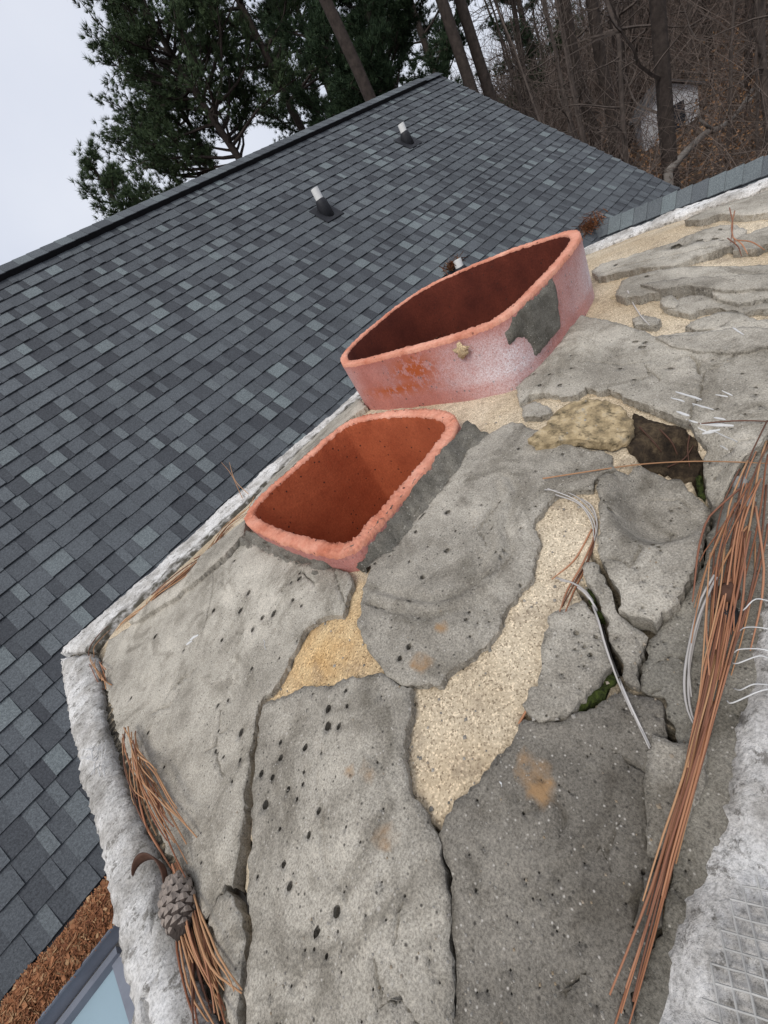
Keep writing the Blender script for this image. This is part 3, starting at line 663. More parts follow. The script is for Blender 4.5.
slab('mortar_slab', S14, .010, M['slab_mid'], chim, 15.1, rough=.004, rough2=.0012)
S15 = [(686, 326), (700, 317), (720, 311), (745, 312), (735, 319), (715, 327), (695, 329)]
slab('mortar_slab', S15, .011, M['slab_mid'], chim, 16.1, rough=.004)
S16 = [(592, 271), (600, 263), (625, 257), (650, 249), (675, 241), (690, 233), (705, 226), (720, 222), (735, 222), (748, 228), (740, 238), (728, 247), (715, 252), (695, 258), (675, 266), (640, 268), (610, 276), (598, 278)]
slab('mortar_slab', S16, .011, M['slab'], chim, 17.1, rough=.005, rough2=.0016, tilt=(-.03, 0), pits=[(676, 247, 3), (690, 244, 2.5), (700, 240, 2), (705, 242, 2.5), (668, 250, 2), (715, 238, 2)] + tiny(S16, 12), grooves=[([(600, 274), (640, 262), (680, 254), (720, 246)], .002, .006), ([(696, 242), (706, 241), (714, 235)], .0025, .007)])
slab('mortar_slab', [(733, 241), (745, 234), (768, 226), (815, 215), (815, 240), (768, 244), (757, 249), (735, 250)], .012, M['slab'], chim, 18.1, rough=.004)
slab('mortar_slab', [(684, 220), (705, 210), (740, 199), (768, 190), (815, 180), (815, 208), (768, 212), (745, 215), (722, 214), (700, 220)], .012, M['slab'], chim, 19.1, rough=.004)
slab('mortar_slab', [(632, 318), (643, 314), (661, 320), (657, 325), (634, 325)], .010, M['slab_mid'], chim, 20.1)
slab('mortar_slab', [(660, 297), (672, 294), (679, 300), (676, 307), (662, 306)], .012, M['slab'], chim, 21.1)
slab('mortar_slab', [(697, 337), (712, 330), (722, 332), (716, 340), (702, 341)], .013, M['slab'], chim, 22.1)
S20 = [(148, 613), (170, 600), (200, 577), (225, 554), (244, 533), (246, 519), (230, 531), (195, 561), (160, 590), (128, 621), (136, 621)]
slab('mortar_slab', S20, .016, M['slab'], chim, 23.1, rough=.0025, stainf=None)
S21 = [(357, 398), (366, 406), (352, 416), (330, 433), (303, 457), (284, 474), (262, 497), (252, 512), (248, 510), (262, 488), (290, 460), (320, 430)]
slab('mortar_slab', S21, .014, M['slab'], chim, 24.1, rough=.006, rough2=.0016)
# sunk, soil filled hole and moss in the joints
slab('soil_pocket', [(634, 412), (650, 420), (685, 428), (697, 438), (701, 460), (697, 478), (680, 482), (668, 474), (645, 467), (628, 452), (626, 440)], .004, M['soil'], chim, 25.1, grid=.004, rough=.004, rough2=.002, skirt=.02)
for P in ([(562, 712), (575, 704), (592, 690), (604, 680), (612, 668), (616, 678), (606, 692), (584, 708), (570, 716)], [(588, 588), (596, 600), (604, 616), (598, 616), (590, 600)], [(698, 474), (704, 486), (704, 500), (697, 488)]):
    slab('moss', P, .004, M['moss'], chim, 26., grid=.004, rough=.003, rough2=.003)

# sandy bed under the broken pieces
st = .0045
xs = np.arange(X0 + .01, X1 - .004, st); ys = np.arange(CYR + .012, Y1 - .01, st); nx = len(xs)
GX, GY_ = np.meshgrid(xs, ys); GX, GY_ = GX.ravel(), GY_.ravel()
low = np.zeros(len(GX)); bed_dark = np.zeros(len(GX))
for B_ in SLABS:
    ok = (GX > B_[:, 0].min()) & (GX < B_[:, 0].max()) & (GY_ > B_[:, 1].min()) & (GY_ < B_[:, 1].max()); k_ = np.where(ok)[0]
    for ex, ey in ((0, 0), (.006, 0), (-.006, 0), (0, .006), (0, -.006)): k_ = k_[inside_np(GX[k_] + ex, GY_[k_] + ey, B_)]
    low[k_] = .03
TRENCH = []
for line, wd in (([(256, 715), (252, 765), (248, 800), (245, 850), (238, 896), (248, 925), (249, 941), (243, 961), (241, 995), (243, 1040)], .010), ([(437, 838), (448, 870), (451, 905), (452, 940), (454, 990), (452, 1060)], .007), ([(236, 893), (225, 888), (214, 901), (205, 920)], .008),
                 ([(284, 676), (291, 660), (300, 640), (308, 628)], .007), ([(709, 510), (706, 548), (695, 572), (682, 598), (668, 618), (652, 634), (642, 655), (640, 684)], .011), ([(596, 556), (606, 570), (617, 590), (618, 612), (640, 624), (655, 630)], .008),
                 ([(584, 590), (597, 608), (608, 640), (616, 664), (602, 684), (582, 708), (545, 721), (522, 720)], .008), ([(464, 450), (452, 478), (432, 500), (415, 520), (398, 548), (368, 562)], .010), ([(640, 406), (665, 414), (692, 428)], .008),
                 ([(700, 470), (704, 495)], .012), ([(615, 297), (640, 299), (668, 294), (690, 291), (712, 294)], .008), ([(680, 314), (705, 310), (730, 312), (755, 311)], .008), ([(596, 279), (640, 271), (676, 268), (715, 255)], .007), ([(735, 252), (757, 251), (768, 246)], .006), ([(150, 615), (190, 590), (226, 563), (246, 540)], .007), ([(668, 740), (655, 790), (648, 845), (656, 862)], .008)):
    L = [on_crown(*q, .0)[:2] for q in line]
    for a, c in zip(L[:-1], L[1:]):
        k_ = max(1, int(np.hypot(*(c - a)) / .004))
        TRENCH += [(*(a + (c - a) * t / k_), wd) for t in range(k_)]
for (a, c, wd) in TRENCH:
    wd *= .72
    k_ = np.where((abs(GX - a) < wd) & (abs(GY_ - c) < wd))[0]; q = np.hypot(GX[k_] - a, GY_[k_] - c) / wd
    low[k_] = np.maximum(low[k_], .045 * (q < .8)); bed_dark[k_] = np.maximum(bed_dark[k_], sm(1.5 * (1 - q)))  # bed colour darkened along the crack lines
edge_d = np.minimum.reduce([GX - X0, X1 - GX, Y1 - GY_, GY_ - Y0]); bed_dark = np.maximum(bed_dark, sm((.085 - edge_d) / .03) * (GX < .9 * X1))  # plus dirt in the groove inside the rims
v = []; at = []
SANDY = on_plane(325, 655, -.33 * K)
for i in range(len(GX)):
    x, y = GX[i], GY_[i]
    v.append((x, y, zb(x, y) + .0016 * fb(x, y, 30, 4) + .0008 * fb(x, y, 140, 2) - low[i])); d = math.hypot(x - SANDY[0], y - SANDY[1])
    at.append(max(0, 1 - d / .09) ** .4 if d < .09 else .25 * max(0, fb(x, y, 9, 3)))
f = [(j * nx + i, j * nx + i + 1, (j + 1) * nx + i + 1, (j + 1) * nx + i) for j in range(len(ys) - 1) for i in range(nx - 1)
     if not in_flue(xs[i] + st / 2, ys[j] + st / 2)]
SURF.append((v, f))
mk('crown_bed', v, f, M['sand'], chim, smooth=True, attrs={'stain': at, 'bed_dark': bed_dark})

# ---- rims
def on_lip(a, c): return on_plane(a, c, LIP)[:2]
flat = lambda a, c: LIP - .02
def rim_stain(kind):
    def fn(a, c):
        if kind == 'left': d = (Y1 - c); return float(sm((d - .098 * K - .016 * noise.noise(Vector((a * 40, c * 40, 0)))) / .012))
        if kind == 'near': d = (a - X0); return .42 * float(sm((d - .024 - .008 * noise.noise(Vector((a * 30, c * 30, 2)))) / .012))
        return 0.
    return fn
def rim(P, seed, kind=None, **kw):
    q = dict(grid=.006, rough=.0045, rough2=.0022, jag=.0028, zf=flat, mapf=on_lip, skirt=.03, edge=.014); q.update(kw)
    return slab('rim', P, .018, M['rim'], chim, seed, stainf=rim_stain(kind) if kind else None, **q)
rim([(57, 651), (75, 632), (100, 611), (150, 569), (200, 524), (250, 479), (300, 438), (345, 400), (358, 388), (420, 330), (472, 282), (490, 275), (480, 290), (430, 335), (372, 394), (352, 408), (304, 450), (255, 495), (207, 541), (160, 583), (116, 622), (92, 648)], 31., 'left')
rim([(57, 656), (92, 652), (96, 680), (100, 725), (115, 771), (137, 828), (155, 860), (163, 905), (176, 955), (194, 1000), (206, 1030), (235, 1180), (160, 1180), (125, 1024), (112, 940), (102, 885), (90, 830), (73, 762), (61, 690)], 32., 'near', rough=.0045,
    grooves=[([(150, 862), (156, 880), (153, 910), (148, 930)], .003, .007), ([(150, 985), (140, 1000), (145, 1024)], .003, .007)])
rim([(478, 289), (592, 242), (640, 222), (700, 199), (768, 176), (815, 160), (815, 166), (768, 184), (720, 201), (690, 210), (640, 228), (598, 246), (490, 291)], 33., None, rough=.006)
rim([(815, 430), (785, 500), (765, 570), (752, 640), (742, 690), (735, 728), (726, 766), (707, 819), (687, 872), (673, 910), (659, 967), (647, 1024), (630, 1180), (1010, 1180), (960, 1024), (930, 870), (905, 730), (895, 620), (880, 500), (860, 430)], 34., None, rough=.005, jag=.0022, edge=.028, step=.0025)

# ---- flue liners
def rrect(x0, x1, y0, y1, r, k=10, seg=.012):
    P = []
    for cx, cy, a0 in ((x1 - r, y1 - r, 0), (x0 + r, y1 - r, 90), (x0 + r, y0 + r, 180), (x1 - r, y0 + r, 270)):
        for j in range(k + 1):
            t = R(a0 + 90 * j / k); P.append((cx + r * math.cos(t), cy + r * math.sin(t)))
    Q = []
    for i in range(len(P)):
        a, c = np.array(P[i]), np.array(P[(i + 1) % len(P)]); n = max(1, int(np.hypot(*(c - a)) / seg))
        Q += [a + (c - a) * j / n for j in range(n)]
    return np.array(Q)
def flue(idx, white, rust, label, rough):
    x0, x1, y0, y1, r, zt = FL[idx]; t = .017 if idx == 1 else .019
    q_ = [np.array(p) * K for p in FLP[idx]][::-1]; q_ = q_[::-1]
    sp = spline([q_[-1]] + q_ + [q_[0]], 240)
    m_ = len(q_) + 1; o = np.array(spline(q_[-2:] + q_ + q_[:2], (len(q_) + 3) * 26)[52:52 + len(q_) * 26])
    ar = sum(o[i][0] * o[i - 1][1] - o[i - 1][0] * o[i][1] for i in range(len(o)))
    if ar > 0: o = o[::-1]
    n = len(o); cx, cy = (x0 + x1) / 2, (y0 + y1) / 2
    from_c = o - np.array([cx, cy])
    def inset(d):
        nr = np.roll(o, -1, 0) - np.roll(o, 1, 0); nr = np.stack([-nr[:, 1], nr[:, 0]], 1); nr /= np.hypot(nr[:, 0], nr[:, 1])[:, None]; return o + nr * d
    zlow = -.42 * K - 1.1
    rings = []
    zs = list(np.linspace(LIP - .06, zt - .006, 18))
    for z in zs: rings.append((o, z, 0))
    nrm = inset(1) - o
    for d, z in ((.0004, zt + .0002), (t * .3, zt + .0006), (t * .65, zt + .0006), (t * .97, zt + .0003), (t, zt - .003)): rings.append((inset(d), z, 1))
    for z in (zt - .02, zt - .06, zt - .15, zt - .4, zlow): rings.append((inset(t), z, 2))
    V = []; W = []; U = []
    for q, z, k in rings:
        for i in range(n):
            a, c = q[i]; zz = z
            if k == 1 or (k == 0 and z > zt - .012):
                zz += rough * .8 * fb(a, c, 60, 4, idx) + rough * .6 * fb(a, c, 14, 2, idx) + rough * 1.1 * fb(a, c, 260, 3, idx + 3) ; e = rough * .9 * fb(a, c, 150, 4, idx + z * 300); a += e; c += e * .7
            else: e = .0006 * noise.noise(Vector((a * 60, c * 60, z * 60))); a += e; c += e
            V.append((a, c, zz)); W.append(white(a, c, z)); U.append(rust(a, c, z))
    fcs = []; fm = []
    for j in range(len(rings) - 1):
        for i in range(n):
            fcs.append((j * n + i, j * n + (i + 1) % n, (j + 1) * n + (i + 1) % n, (j + 1) * n + i))
            k = rings[j + 1][2]; fm.append(0 if k == 0 else (1 if (rings[j][2] < 2 and k == 1) else 2))
    fcs.append(tuple(range((len(rings) - 1) * n, len(rings) * n))); fm.append(2)
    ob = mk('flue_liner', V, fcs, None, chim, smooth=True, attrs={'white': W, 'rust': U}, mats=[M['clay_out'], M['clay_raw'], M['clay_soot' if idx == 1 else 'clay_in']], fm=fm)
    ob['label'] = label; return ob
x0, x1, y0, y1, r1, zt1 = FL[1]
def white1(a, c, z):                 # salt bloom on the outside of the tall liner
    up = (z - (zt1 - .1 * K)) / (.1 * K)
    u = (y1 - c) / (y1 - y0) if a < x0 + .08 and c > y0 + .02 else 1 + (a - x0) / (x1 - x0)       # 0 left corner, 1 front corner, 2 right corner
    s = .26
    s += .85 * math.exp(-((u - .98) / .2) ** 2) * float(sm(1.25 - up))
    s += .8 * math.exp(-((u - 1.75) / .22) ** 2) * float(sm(1.1 - up * .9))
    s += .35 * math.exp(-((u - .05) / .14) ** 2) * float(sm(1.1 - up))
    s += .25 * noise.noise(Vector((a * 9, c * 9, z * 9)))
    if up > .9: s *= .5
    if up < .1: s *= .55
    return max(0, min(1, s))
def rust1(a, c, z):
    up = (z - (zt1 - .1 * K)) / (.1 * K); v_ = (y1 - c) / (y1 - y0)
    if a > x0 + .03: return 0
    return max(math.exp(-((v_ - .62) / .12) ** 2) * math.exp(-((up - .62) / .3) ** 2), math.exp(-((v_ - .5) / .2) ** 2) * math.exp(-((up - .25) / .12) ** 2)) * 1.15
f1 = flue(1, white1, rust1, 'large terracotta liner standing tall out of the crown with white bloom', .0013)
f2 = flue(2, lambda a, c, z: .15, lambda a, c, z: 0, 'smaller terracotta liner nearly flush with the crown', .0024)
# mortar smear on the tall liner's right face
def face_patch(name, outline, mat, parent, th, seed):
    # outline in (x along face, z); face plane y = y0 of flue 1
    B = densify([np.array(q) for q in outline], .004, .004, seed); n = len(B)
    gx, gy = np.meshgrid(np.arange(B[:, 0].min(), B[:, 0].max(), .005), np.arange(B[:, 1].min(), B[:, 1].max(), .005)); X, Y = gx.ravel(), gy.ravel()
    ok = inside_np(X, Y, B); X, Y = X[ok], Y[ok]
    D = np.min(np.hypot(X[:, None] - B[None, :, 0], Y[:, None] - B[None, :, 1]), 1); X, Y = X[D > .002], Y[D > .002]
    ev, ee, ef, *_ = delaunay_2d_cdt([Vector(q) for q in B] + [Vector(q) for q in zip(X, Y)], [(i, (i + 1) % n) for i in range(n)], [], 1, 1e-6)
    V = []
    for q in ev:
        d = np.min(np.hypot(q.x - B[:, 0], q.y - B[:, 1])); yy = y0
        yy = float(np.interp(q.x / K, [.555, .565, .584, .634, .727, .83, .914, .974, 1.004], [.507, .440, .405, .390, .388, .394, .412, .454, .519])) * K
        V.append((q.x, yy - .0004 - th * min(1, d / .006) - .0015 * (1 + fb(q.x, q.y, 45, 4, seed)) * min(1, d / .004), q.y))
    return mk(name, V, [tuple(q) for q in ef], mat, parent, smooth=True, attrs={'stain': [0] * len(V)})
def fx(px, py):                       # pixel -> (x, z) on the tall liner's right face
    d = ray(px, py); t = y0 / d[1]; return (d[0] * t, d[2] * t)
face_patch('mortar_smear', [fx(*q) for q in [(515, 313), (530, 300), (551, 278), (556, 300), (559, 328), (550, 340), (540, 352), (536, 358), (533, 348), (528, 340), (521, 337), (517, 346), (513, 334)]], M['patch'], f1, .003, 3.)
g = Geo()
def fy(px, py):
    d = ray(px, py); t = x0 / d[0]; return np.array([x0, d[1] * t, d[2] * t])
c0 = fy(462, 350)
for i in range(14):
    a = 2 * math.pi * i / 14
B_ = [(x0 - .0015, c0[1] + .014 * math.cos(2 * math.pi * i / 14) * (1 + .4 * math.sin(i * 2.3)), c0[2] + .011 * math.sin(2 * math.pi * i / 14) * (1 + .35 * math.cos(i * 1.7))) for i in range(14)]
g.add(B_ + [(x0 - .006, p[1] * .6 + c0[1] * .4, p[2] * .6 + c0[2] * .4) for p in B_] + [(x0 - .007, c0[1], c0[2])],
      [(i, 14 + i, 14 + (i + 1) % 14, (i + 1) % 14) for i in range(14)] + [(14 + i, 28, 14 + (i + 1) % 14) for i in range(14)])
mk('mortar_dab', g.v, g.f, M['sand'], f1, smooth=True, attrs={'stain': [.6] * len(g.v)})
# mortar collar along the smaller liner (right face and front corner)
x0b, x1b, y0b, y1b, r2, zt2 = FL[2]
def collar(x_from, x_to, n, seed, side='right'):
    V = []; rows = 7
    for i in range(n + 1):
        x = x_from + (x_to - x_from) * i / n
        for j in range(rows):
            t = j / (rows - 1)
            off = t * (.026 + .012 * noise.noise(Vector((x * 35, seed, 1)))) - .003
            if side == 'right':
                yb = y0b
                if x < x0b + r2: yb = y0b + r2 - math.sqrt(max(0, r2 * r2 - (x0b + r2 - x) ** 2))
                if x > x1b - r2: yb = y0b + r2 - math.sqrt(max(0, r2 * r2 - (x - x1b + r2) ** 2))
                p = [x, yb - off, 0]
            else: p = [x0b - off, x, 0]
            top = zt2 - .001 if side == 'right' else zt2 - .014; bot = zb(p[0], p[1]) + .004
            p[2] = top + (bot - top) * t ** .75 + .016 * fb(p[0], p[1] + t * .1, 55, 5, seed) * (.2 + t) * (1.3 - t)
            if i in (0, n): p[2] -= .01
            V.append(tuple(p))
    fcs = [(i * rows + j, i * rows + j + 1, (i + 1) * rows + j + 1, (i + 1) * rows + j) for i in range(n) for j in range(rows - 1)]
    if side != 'right': fcs = [q[::-1] for q in fcs]
    mk('mortar_collar', V, fcs, M['collar'], f2, smooth=True, attrs={'stain': [0] * len(V)})
collar(x0b + .01, x1b - .045, 90, 2.)
collar(y0b + .05, y1b - .03, 50, 5., 'front')

# ================================================================== LOOSE THINGS ON THE CROWN
# loose lichen covered chunk
ch = slab('mortar_chunk', [(527, 438), (545, 425), (553, 413), (565, 404), (585, 398), (605, 398), (622, 406), (632, 419), (633, 429), (625, 437), (610, 442), (590, 440), (570, 437), (550, 442), (535, 444)], .017, M['lichen'], None, 41., grid=.004, rough=.002, rough2=.0018, jag=.003, skirt=-.004, edge=.003)
tag(ch, 'loose flat mortar chunk crusted with yellow-brown lichen beside the soil-filled hole', 'mortar chunk')
from mathutils.bvhtree import BVHTree
BV = []; BF = []
for v_, f_ in SURF:
    k_ = len(BV); BV += [Vector(q) for q in v_]; BF += [tuple(i + k_ for i in q) for q in f_]
BVH = BVHTree.FromPolygons(BV, BF)
def ztop(x, y):
    h = BVH.ray_cast(Vector((x, y, 0)), Vector((0, 0, -1)))
    return h[0].z if h[0] is not None else zb(x, y) + .013
def hit(px, py):
    d = Vector(ray(px, py)).normalized(); h = BVH.ray_cast(d * .05, d)
    return np.array(h[0]) if h[0] is not None else on_crown(px, py, .013)
def needle(pts, mat, label, group=None, rad=.0008, name='pine_needle', cat='pine needle', n=None):
    g = Geo(); k = len(pts); r = [rad * (.55 + .45 * min(1, (k - 1 - i) / (k * .35))) if i > 0 else rad * 1.15 for i in range(k)]
    g.tube(pts, r, 5); o = g.build(name, mat, smooth=True); return tag(o, label, cat, group)
rn = random.Random(21)
def on_lay(q, lift):
    p = hit(q[0], q[1]); return p + np.array([0, 0, lift])
def bundle(spine, width, count, length, mats, label, group, lift=(.001, .018), rad=.0008, spread=1., zfun=None, cross=.35, trange=(0, 1)):
    S = spline([on_lay(q, .006) for q in spine], 60); L = np.cumsum([0] + [np.linalg.norm(S[i + 1] - S[i]) for i in range(60)])
    W_ = lambda t: np.interp(t, np.linspace(0, 1, len(width)), width)
    def at(l): return np.array([np.interp(l, L, [q[k] for q in S]) for k in range(3)])
    for i in range(count):
        ln = length * rn.uniform(.75, 1.15); l0 = rn.uniform(trange[0] * L[-1], max(trange[0] * L[-1] + .001, trange[1] * L[-1] - ln)) if ln < L[-1] else rn.uniform(-.02, .02)
        o0 = rn.gauss(0, .5); o1 = o0 + rn.gauss(0, cross * 2); bow = rn.gauss(0, .25); h0, h1 = rn.uniform(*lift), rn.uniform(*lift)
        pts = []
        for j in range(11):
            t = j / 10; l = l0 + ln * t; a = at(np.clip(l, 0, L[-1])); b_ = at(np.clip(l + .01, 0.01, L[-1])); c_ = at(np.clip(l - .01, 0, L[-1] - .01)); d = b_ - c_; d[2] = 0; d /= np.linalg.norm(d) + 1e-9
            if l > L[-1]: a = a + d * (l - L[-1])
            if l < 0: a = a + d * l
            ww = W_(np.clip(l / L[-1], 0, 1)); off = (o0 + (o1 - o0) * t + bow * math.sin(math.pi * t)) * ww * spread
            p = a + np.array([-d[1], d[0], 0]) * np.clip(off, -1.5 * ww, 1.5 * ww)
            base = max(ztop(p[0], p[1]), ztop(p[0] + .002, p[1] + .002))
            p[2] = base + .0015 + h0 + (h1 - h0) * t + .003 * math.sin(math.pi * t); pts.append(p)
        zs_ = [p[2] for p in pts]
        for _ in range(3): zs_ = [max(zs_[k_] if k_ in (0, 10) else 0, 0) or (zs_[max(k_ - 1, 0)] + zs_[k_] + zs_[min(k_ + 1, 10)]) / 3 if k_ not in (0, 10) else zs_[k_] for k_ in range(11)]
        for p, z_ in zip(pts, zs_): p[2] = z_
        needle(pts, rn.choice(mats), label, group, rad * rn.uniform(.8, 1.25))
N, NT, NG = M['needle'], M['needle_tan'], M['needle_grey']
right_z = lambda x, y: max(zb(x, y) + .008, 0 * x - 9)
bundle([(778, 425), (758, 480), (742, 545), (730, 610), (716, 680), (703, 740), (688, 795), (668, 870), (650, 940), (634, 1005)], [.009, .011, .012, .011, .008, .005, .003, .002, .002, .003], 34, .185, [N, N, N, NT],
       'rust-coloured pine needle in the thick bundle along the wire-mesh rim', 'needles in the bundle along the wire-mesh rim', (.0, .014), .00068, zfun=right_z, cross=.6)
bundle([(760, 470), (745, 520), (733, 580), (722, 640), (712, 690), (702, 735)], [.010, .014, .014, .011, .007], 20, .13, [N, NT, N],
       'rust-coloured pine needle in the thick bundle along the wire-mesh rim', 'needles in the bundle along the wire-mesh rim', (.002, .018), .00068, zfun=right_z)
bundle([(712, 700), (696, 770), (676, 835), (660, 905), (643, 960), (626, 1012)], [.005, .003, .002, .002, .003, .004], 7, .19, [N, N, NT],
       'rust-coloured pine needle in the thick bundle along the wire-mesh rim', 'needles in the bundle along the wire-mesh rim', (.0, .012), .00068)
bundle([(132, 722), (146, 775), (164, 812), (180, 842), (200, 878)], [.010, .011, .012, .011, .012], 34, .12, [N, NT, NT], 'tan pine needle in the clump above the pine cone', 'needles in the clump above the pine cone', (.0, .016), .0008)
bundle([(178, 872), (192, 905), (205, 948), (220, 990), (238, 1036)], [.010, .009, .009, .010, .011], 30, .11, [N, NT], 'brown pine needle in the clump below the pine cone', 'needles in the clump below the pine cone', (-.004, .012), .0008)
bundle([(108, 640), (128, 620), (160, 594), (196, 562), (230, 529), (262, 494)], [.005, .006, .006, .006, .006, .006], 22, .16, [N, NT], 'rust pine needle lying in the groove inside the rim beside the small flue', 'needles in the groove beside the small flue', (-.004, .006), .0008)
bundle([(112, 690), (101, 672), (97, 655), (104, 640), (116, 630)], [.012, .009, .006, .006, .007], 11, .09, [NT, N], 'tan pine needle curling round the rim corner', 'needles at the rim corner', (-.002, .008), .0008)
def one(px, mat, label, lifts=.002, rad=.0008, group=None):
    n_ = len(px); l_ = lifts if hasattr(lifts, '__len__') else [lifts] * n_
    needle(spline([on_lay(q, l) for q, l in zip(px, l_)], 16), mat, label, group, rad)
for i, P in enumerate([[(545, 491), (570, 497), (588, 508), (597, 523), (597, 545)], [(548, 490), (575, 503), (590, 516), (596, 530), (594, 548)], [(556, 496), (580, 508), (592, 524), (595, 542)], [(582, 500), (594, 512), (598, 530), (590, 555)]]):
    one(P, NG, 'bleached grey pine needle curving over the sandy hollow between slabs', [.002, .006, .004, .002, .0][:len(P)], .0007, 'bleached needles over the sandy hollow')
for P in [[(597, 520), (592, 552), (578, 578), (562, 608)], [(594, 540), (582, 566), (568, 590), (560, 612)], [(592, 530), (575, 560), (552, 580)], [(596, 528), (588, 562), (574, 592), (566, 612)]]:
    one(P, N, 'red-brown pine needle below the bleached needles, wedged at the tongue-shaped slab', .001, .0009, 'red-brown needles at the tongue-shaped slab')
for i, P in enumerate([[(556, 578), (576, 588), (592, 602), (602, 625), (610, 655), (622, 690), (636, 720), (650, 750)], [(560, 580), (580, 592), (596, 610), (605, 635), (613, 662), (626, 696), (642, 730), (651, 748)], [(570, 586), (588, 600), (599, 622), (607, 650), (619, 684), (634, 718)]]):
    one(P, NG, 'long bleached needle of the trio hanging across the crack onto the dark slab', [.0, .006, .008, .007, .006, .004, .003, .002][:len(P)], .0009, 'long bleached trio of needles')
for P in [[(716, 590), (702, 612), (691, 645), (685, 680), (688, 712), (702, 742)], [(718, 592), (705, 618), (694, 650), (689, 682), (692, 716), (708, 748)], [(714, 600), (700, 630), (690, 665), (692, 700)]]:
    one(P, NG, 'bleached needle looping out of the thick rust-coloured bundle', [.018, .014, .006, .004, .004, .006][:len(P)], .0009, 'bleached needles in the bundle')
one([(544, 482), (590, 475), (640, 468), (690, 465), (735, 466), (772, 468)], NT, 'single long tan needle lying across the crack below the soil-filled hole', .005)
one([(690, 428), (720, 425), (750, 424), (790, 426)], N, 'lone red-brown needle lying past the white flecks', .004)
for P in [[(523, 714), (508, 738), (494, 756), (481, 772)], [(526, 706), (512, 730), (500, 748)], [(520, 722), (505, 744), (488, 764)]]:
    one(P, N, 'red-brown needle along the lower edge of the sandy hollow', -.004, .001, 'red-brown needles along the sandy hollow')
one([(628, 293), (633, 305), (641, 318), (650, 328)], NG, 'short bleached needle on the sand before the broken flakes', .004)
for P in [[(730, 215), (733, 232), (731, 250)], [(735, 218), (732, 236), (736, 252)], [(733, 245), (742, 252), (748, 262)], [(728, 246), (738, 254), (742, 264)], [(738, 248), (752, 250), (765, 258)]]:
    one(P, N, 'red-brown needle caught among the broken flakes by the far rim', .012, .0009, 'needles among the broken flakes')
for P in [[(244, 500), (236, 480), (228, 470)], [(250, 496), (240, 486), (236, 470)]]:
    one(P, NT, 'tan needle sticking up out of the groove over the rim', [.006, .02, .03], .0009, 'needles sticking out of the groove')
for P in [[(660, 432), (672, 445), (678, 458)], [(690, 438), (688, 452), (690, 470)], [(640, 430), (655, 446), (662, 455)], [(668, 470), (684, 462), (694, 448)]]:
    one(P, M['leaf'], 'thin dark twig lying in the soil-filled hole', .004, .0009, 'twigs in the soil-filled hole')
# brown bud in the bundle
def blob(c, r, mat, name, label, cat, seed=0):
    V = []; Fc = []; nu, nv = 10, 7
    for j in range(nv + 1):
        ph = math.pi * j / nv
        for i in range(nu):
            th = 2 * math.pi * i / nu; k = 1 + .25 * noise.noise(Vector((i * .7, j * .8, seed)))
            V.append((c[0] + r[0] * k * math.sin(ph) * math.cos(th), c[1] + r[1] * k * math.sin(ph) * math.sin(th), c[2] + r[2] * k * math.cos(ph)))
    Fc = [(j * nu + i, (j + 1) * nu + i, (j + 1) * nu + (i + 1) % nu, j * nu + (i + 1) % nu) for j in range(nv) for i in range(nu)]
    return tag(mk(name, V, Fc, mat, smooth=True), label, cat)
p = on_lay((729, 603), .012); blob(p, (.009, .007, .006), M['leaf'], 'pine_bud', 'small dark red pine bud held in the rust-coloured needle bundle', 'bud', 2)
p = on_lay((727, 622), .006); blob(p, (.011, .008, .007), M['rubber'], 'bark_crumb', 'black crumb of bark under the needle bundle', 'bark')
for q, s_ in (((740, 487), 1), ((748, 505), 2)):
    p = on_lay(q, .006); blob(p, (.008, .006, .004), M['wire'], 'pebble', 'pale pebble under the upper end of the needle bundle', 'pebble', s_)['group'] = 'pebbles under the needle bundle'
# white flecks
g = Geo(); rw = random.Random(4)
for (a, c, dx, dy, w_) in [(676, 392, 26, 8, 1.6), (671, 398, 14, 4, 1.2), (692, 404, 22, 6, 1.2), (677, 412, 12, 4, 2), (686, 420, 12, 3, 1.4), (700, 424, 34, 2, 2.4), (702, 434, 18, -4, 2.4), (722, 391, 10, 5, 1), (714, 418, 12, 2, 1.4), (710, 430, 28, 12, .7), (733, 328, 11, 7, 1.8), (720, 446, 8, 4, 1.2), (698, 428, 12, 6, 1.5), (716, 395, 12, 2, .8), (190, 640, 8, -5, 2), (186, 645, 6, -4, 1.5), (264, 640, 2, 10, 1), (500, 782, 3, 5, 2.2)]:
    top = []; bot = []
    for j in range(5):
        t = j / 4; ww = .62 * w_ * (.2 + math.sin(math.pi * (t * .8 + .1))) * rw.uniform(.7, 1.2); q = (a + dx * t + rw.uniform(-.6, .6), c + dy * t)
        top.append(hit(q[0], q[1] - ww * .8) + np.array([0, 0, .0007])); bot.append(hit(q[0], q[1] + ww * .8) + np.array([0, 0, .0007]))
    g.add(top + bot + [p - np.array([0, 0, .003]) for p in top + bot], [(j, j + 5, j + 6, j + 1) for j in range(4)] + [(5 + j, 15 + j, 16 + j, 6 + j) for j in range(4)] + [(j + 1, 11 + j, 10 + j, j) for j in range(4)])
tag(g.build('white_fleck', M['fleck']), 'scattered white flecks of old paint on the grey crown past the soil-filled hole', 'flecks', kind='stuff')
